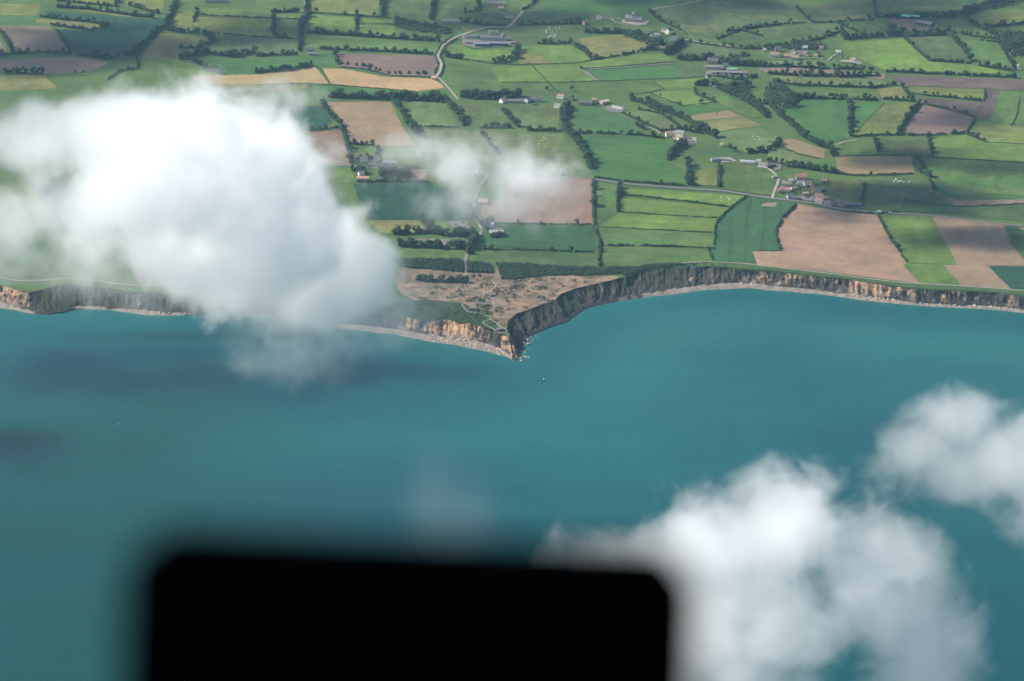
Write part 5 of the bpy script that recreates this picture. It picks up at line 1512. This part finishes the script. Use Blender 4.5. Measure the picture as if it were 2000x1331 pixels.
cloud('cloud', 'thin torn veil of vapour trailing under the big white cloud', [
    (620, 620, 190, 90, D1 + 60, .9), (570, 690, 150, 75, D1 + 60, .5), (80, 410, 170, 95, D1 - 120, .9), (150, 490, 190, 80, D1 - 120, .7), (-10, 440, 140, 105, D1 - 140, .9), (310, 530, 190, 80, D1 - 60, .8), (800, 600, 130, 75, D1 + 100, .5), (40, 300, 130, 90, D1 - 160, .6)],
    3.4, .022, 2.6, 48.0, 3.2, 1.1, 5.0, aniso=.4, rough_=.66)
cloud('cloud', 'thin torn mist wisp drifting over the misted brown field', [(900, 330, 160, 70, 2600, .6), (990, 350, 130, 80, 2600, 1.0), (1070, 355, 100, 60, 2600, .7), (890, 395, 100, 60, 2600, .5), (820, 290, 90, 48, 2600, .5), (590, 195, 60, 34, 2600, .5), (1010, 405, 130, 55, 2600, .5)], 3.1, .038, 7.1, 45.0, 3.2, 1.1, 5.0, aniso=.3, rough_=.66)
cloud('cloud', 'broad pale cloud low on the right over the open sea', [
    (1240, 1095, 170, 80, D2, .8), (1400, 1085, 180, 120, D2, .9), (1540, 1035, 150, 125, D2 + 40, 1.0), (1690, 1115, 170, 130, D2 + 60, .7), (1330, 1240, 220, 140, D2, 1.0), (1490, 1200, 180, 120, D2, .6), (1770, 1230, 150, 150, D2 + 60, .6), (1400, 1380, 220, 120, D2, .9), (1790, 1340, 140, 120, D2 + 60, .6), (1120, 1105, 110, 40, D2, .2)], 2.1, .055, 3.7, 52.0, 2.7, .6, 5.5, aniso=.6, rough_=.66)
cloud('cloud', 'smaller grey-white cloud at the right edge over the sea', [(1880, 825, 115, 80, D2 + 100, .9), (1800, 880, 120, 80, D2 + 100, .6), (1975, 890, 130, 110, D2 + 100, 1.0), (1880, 930, 140, 65, D2 + 100, .5), (2070, 950, 150, 130, D2 + 100, 1.0)], 2.1, .046, 9.3, 48.0, 2.5, .7, 5.5, aniso=.6, rough_=.66)
cloud('cloud', 'faint blurred light smear above the black housing, added as thin vapour', [(850, 1000, 100, 190, 1700, .9), (910, 1020, 110, 170, 1700, .7), (880, 1090, 130, 120, 1700, .8)], 6.0, .0024, 5.2, 90.0, .3, 1.2, 2.0)  # added volume standing in for a light smear, not a real cloud

# clouds beyond the frame, whose shadows lie on the fields and the sea in the photograph
def over(px, py, alt, rx, ry, wgt=1.0):
    g = un(px, py)
    c = g + SUN * ((alt - g.z) / SUN.z)
    return (c, Vector((rx, ry, 55.0)), wgt)
cloud('cloud', 'flat cumulus outside the view shading the right-hand fields', None, 10.0, .045, 2.2, 130.0, 2.2, .9, 4.0, [over(1760, 390, 950, 190, 130, 1), over(1900, 470, 950, 150, 70, .8), over(1760, 310, 950, 130, 80, .6), over(1950, 330, 950, 120, 60, .5), over(1880, 230, 950, 150, 90, .35)])
cloud('cloud', 'flat cumulus outside the view shading the far left fields', None, 11.0, .045, 6.2, 150.0, 2.2, 1.0, 4.0, [over(220, 90, 1000, 330, 190, .8), over(480, 60, 1000, 220, 150, .5), over(60, 120, 1000, 200, 130, .8)])
cloud('cloud', 'flat cumulus outside the view shading the farthest fields', None, 11.0, .045, 8.2, 150.0, 2.2, 1.0, 4.0, [over(1010, 40, 1000, 300, 130, .7), over(1350, 10, 1000, 320, 180, .7), over(1780, 30, 1000, 280, 200, .6)])
cloud('cloud', 'flat cumulus outside the view shading the sea off the left beach', None, 10.0, .022, 4.2, 150.0, 2.4, 1.3, 4.0, [over(330, 710, 900, 330, 120, 1), over(680, 700, 900, 260, 95, .9), over(80, 680, 900, 200, 90, .8), over(10, 850, 900, 80, 110, 1)])

# ================================================================== air
v, f_ = box_vf(-7000, 7000, -3000, 15000, -3, 1412)
N_ = bpy.data.materials.new('haze'); N_.use_nodes = True; t_ = N_.node_tree; t_.nodes.clear()
mo = t_.nodes.new('ShaderNodeOutputMaterial'); pv = t_.nodes.new('ShaderNodeVolumePrincipled')
pv.inputs['Density'].default_value = 2.0e-5; pv.inputs['Color'].default_value = (.40, .70, 1.0, 1); pv.inputs['Absorption Color'].default_value = (1, 1, 1, 1); pv.inputs['Density Attribute'].default_value = ''
t_.links.new(pv.outputs[0], mo.inputs['Volume'])
hz = mk('haze', v, f_, N_); tag(hz, kind='stuff')
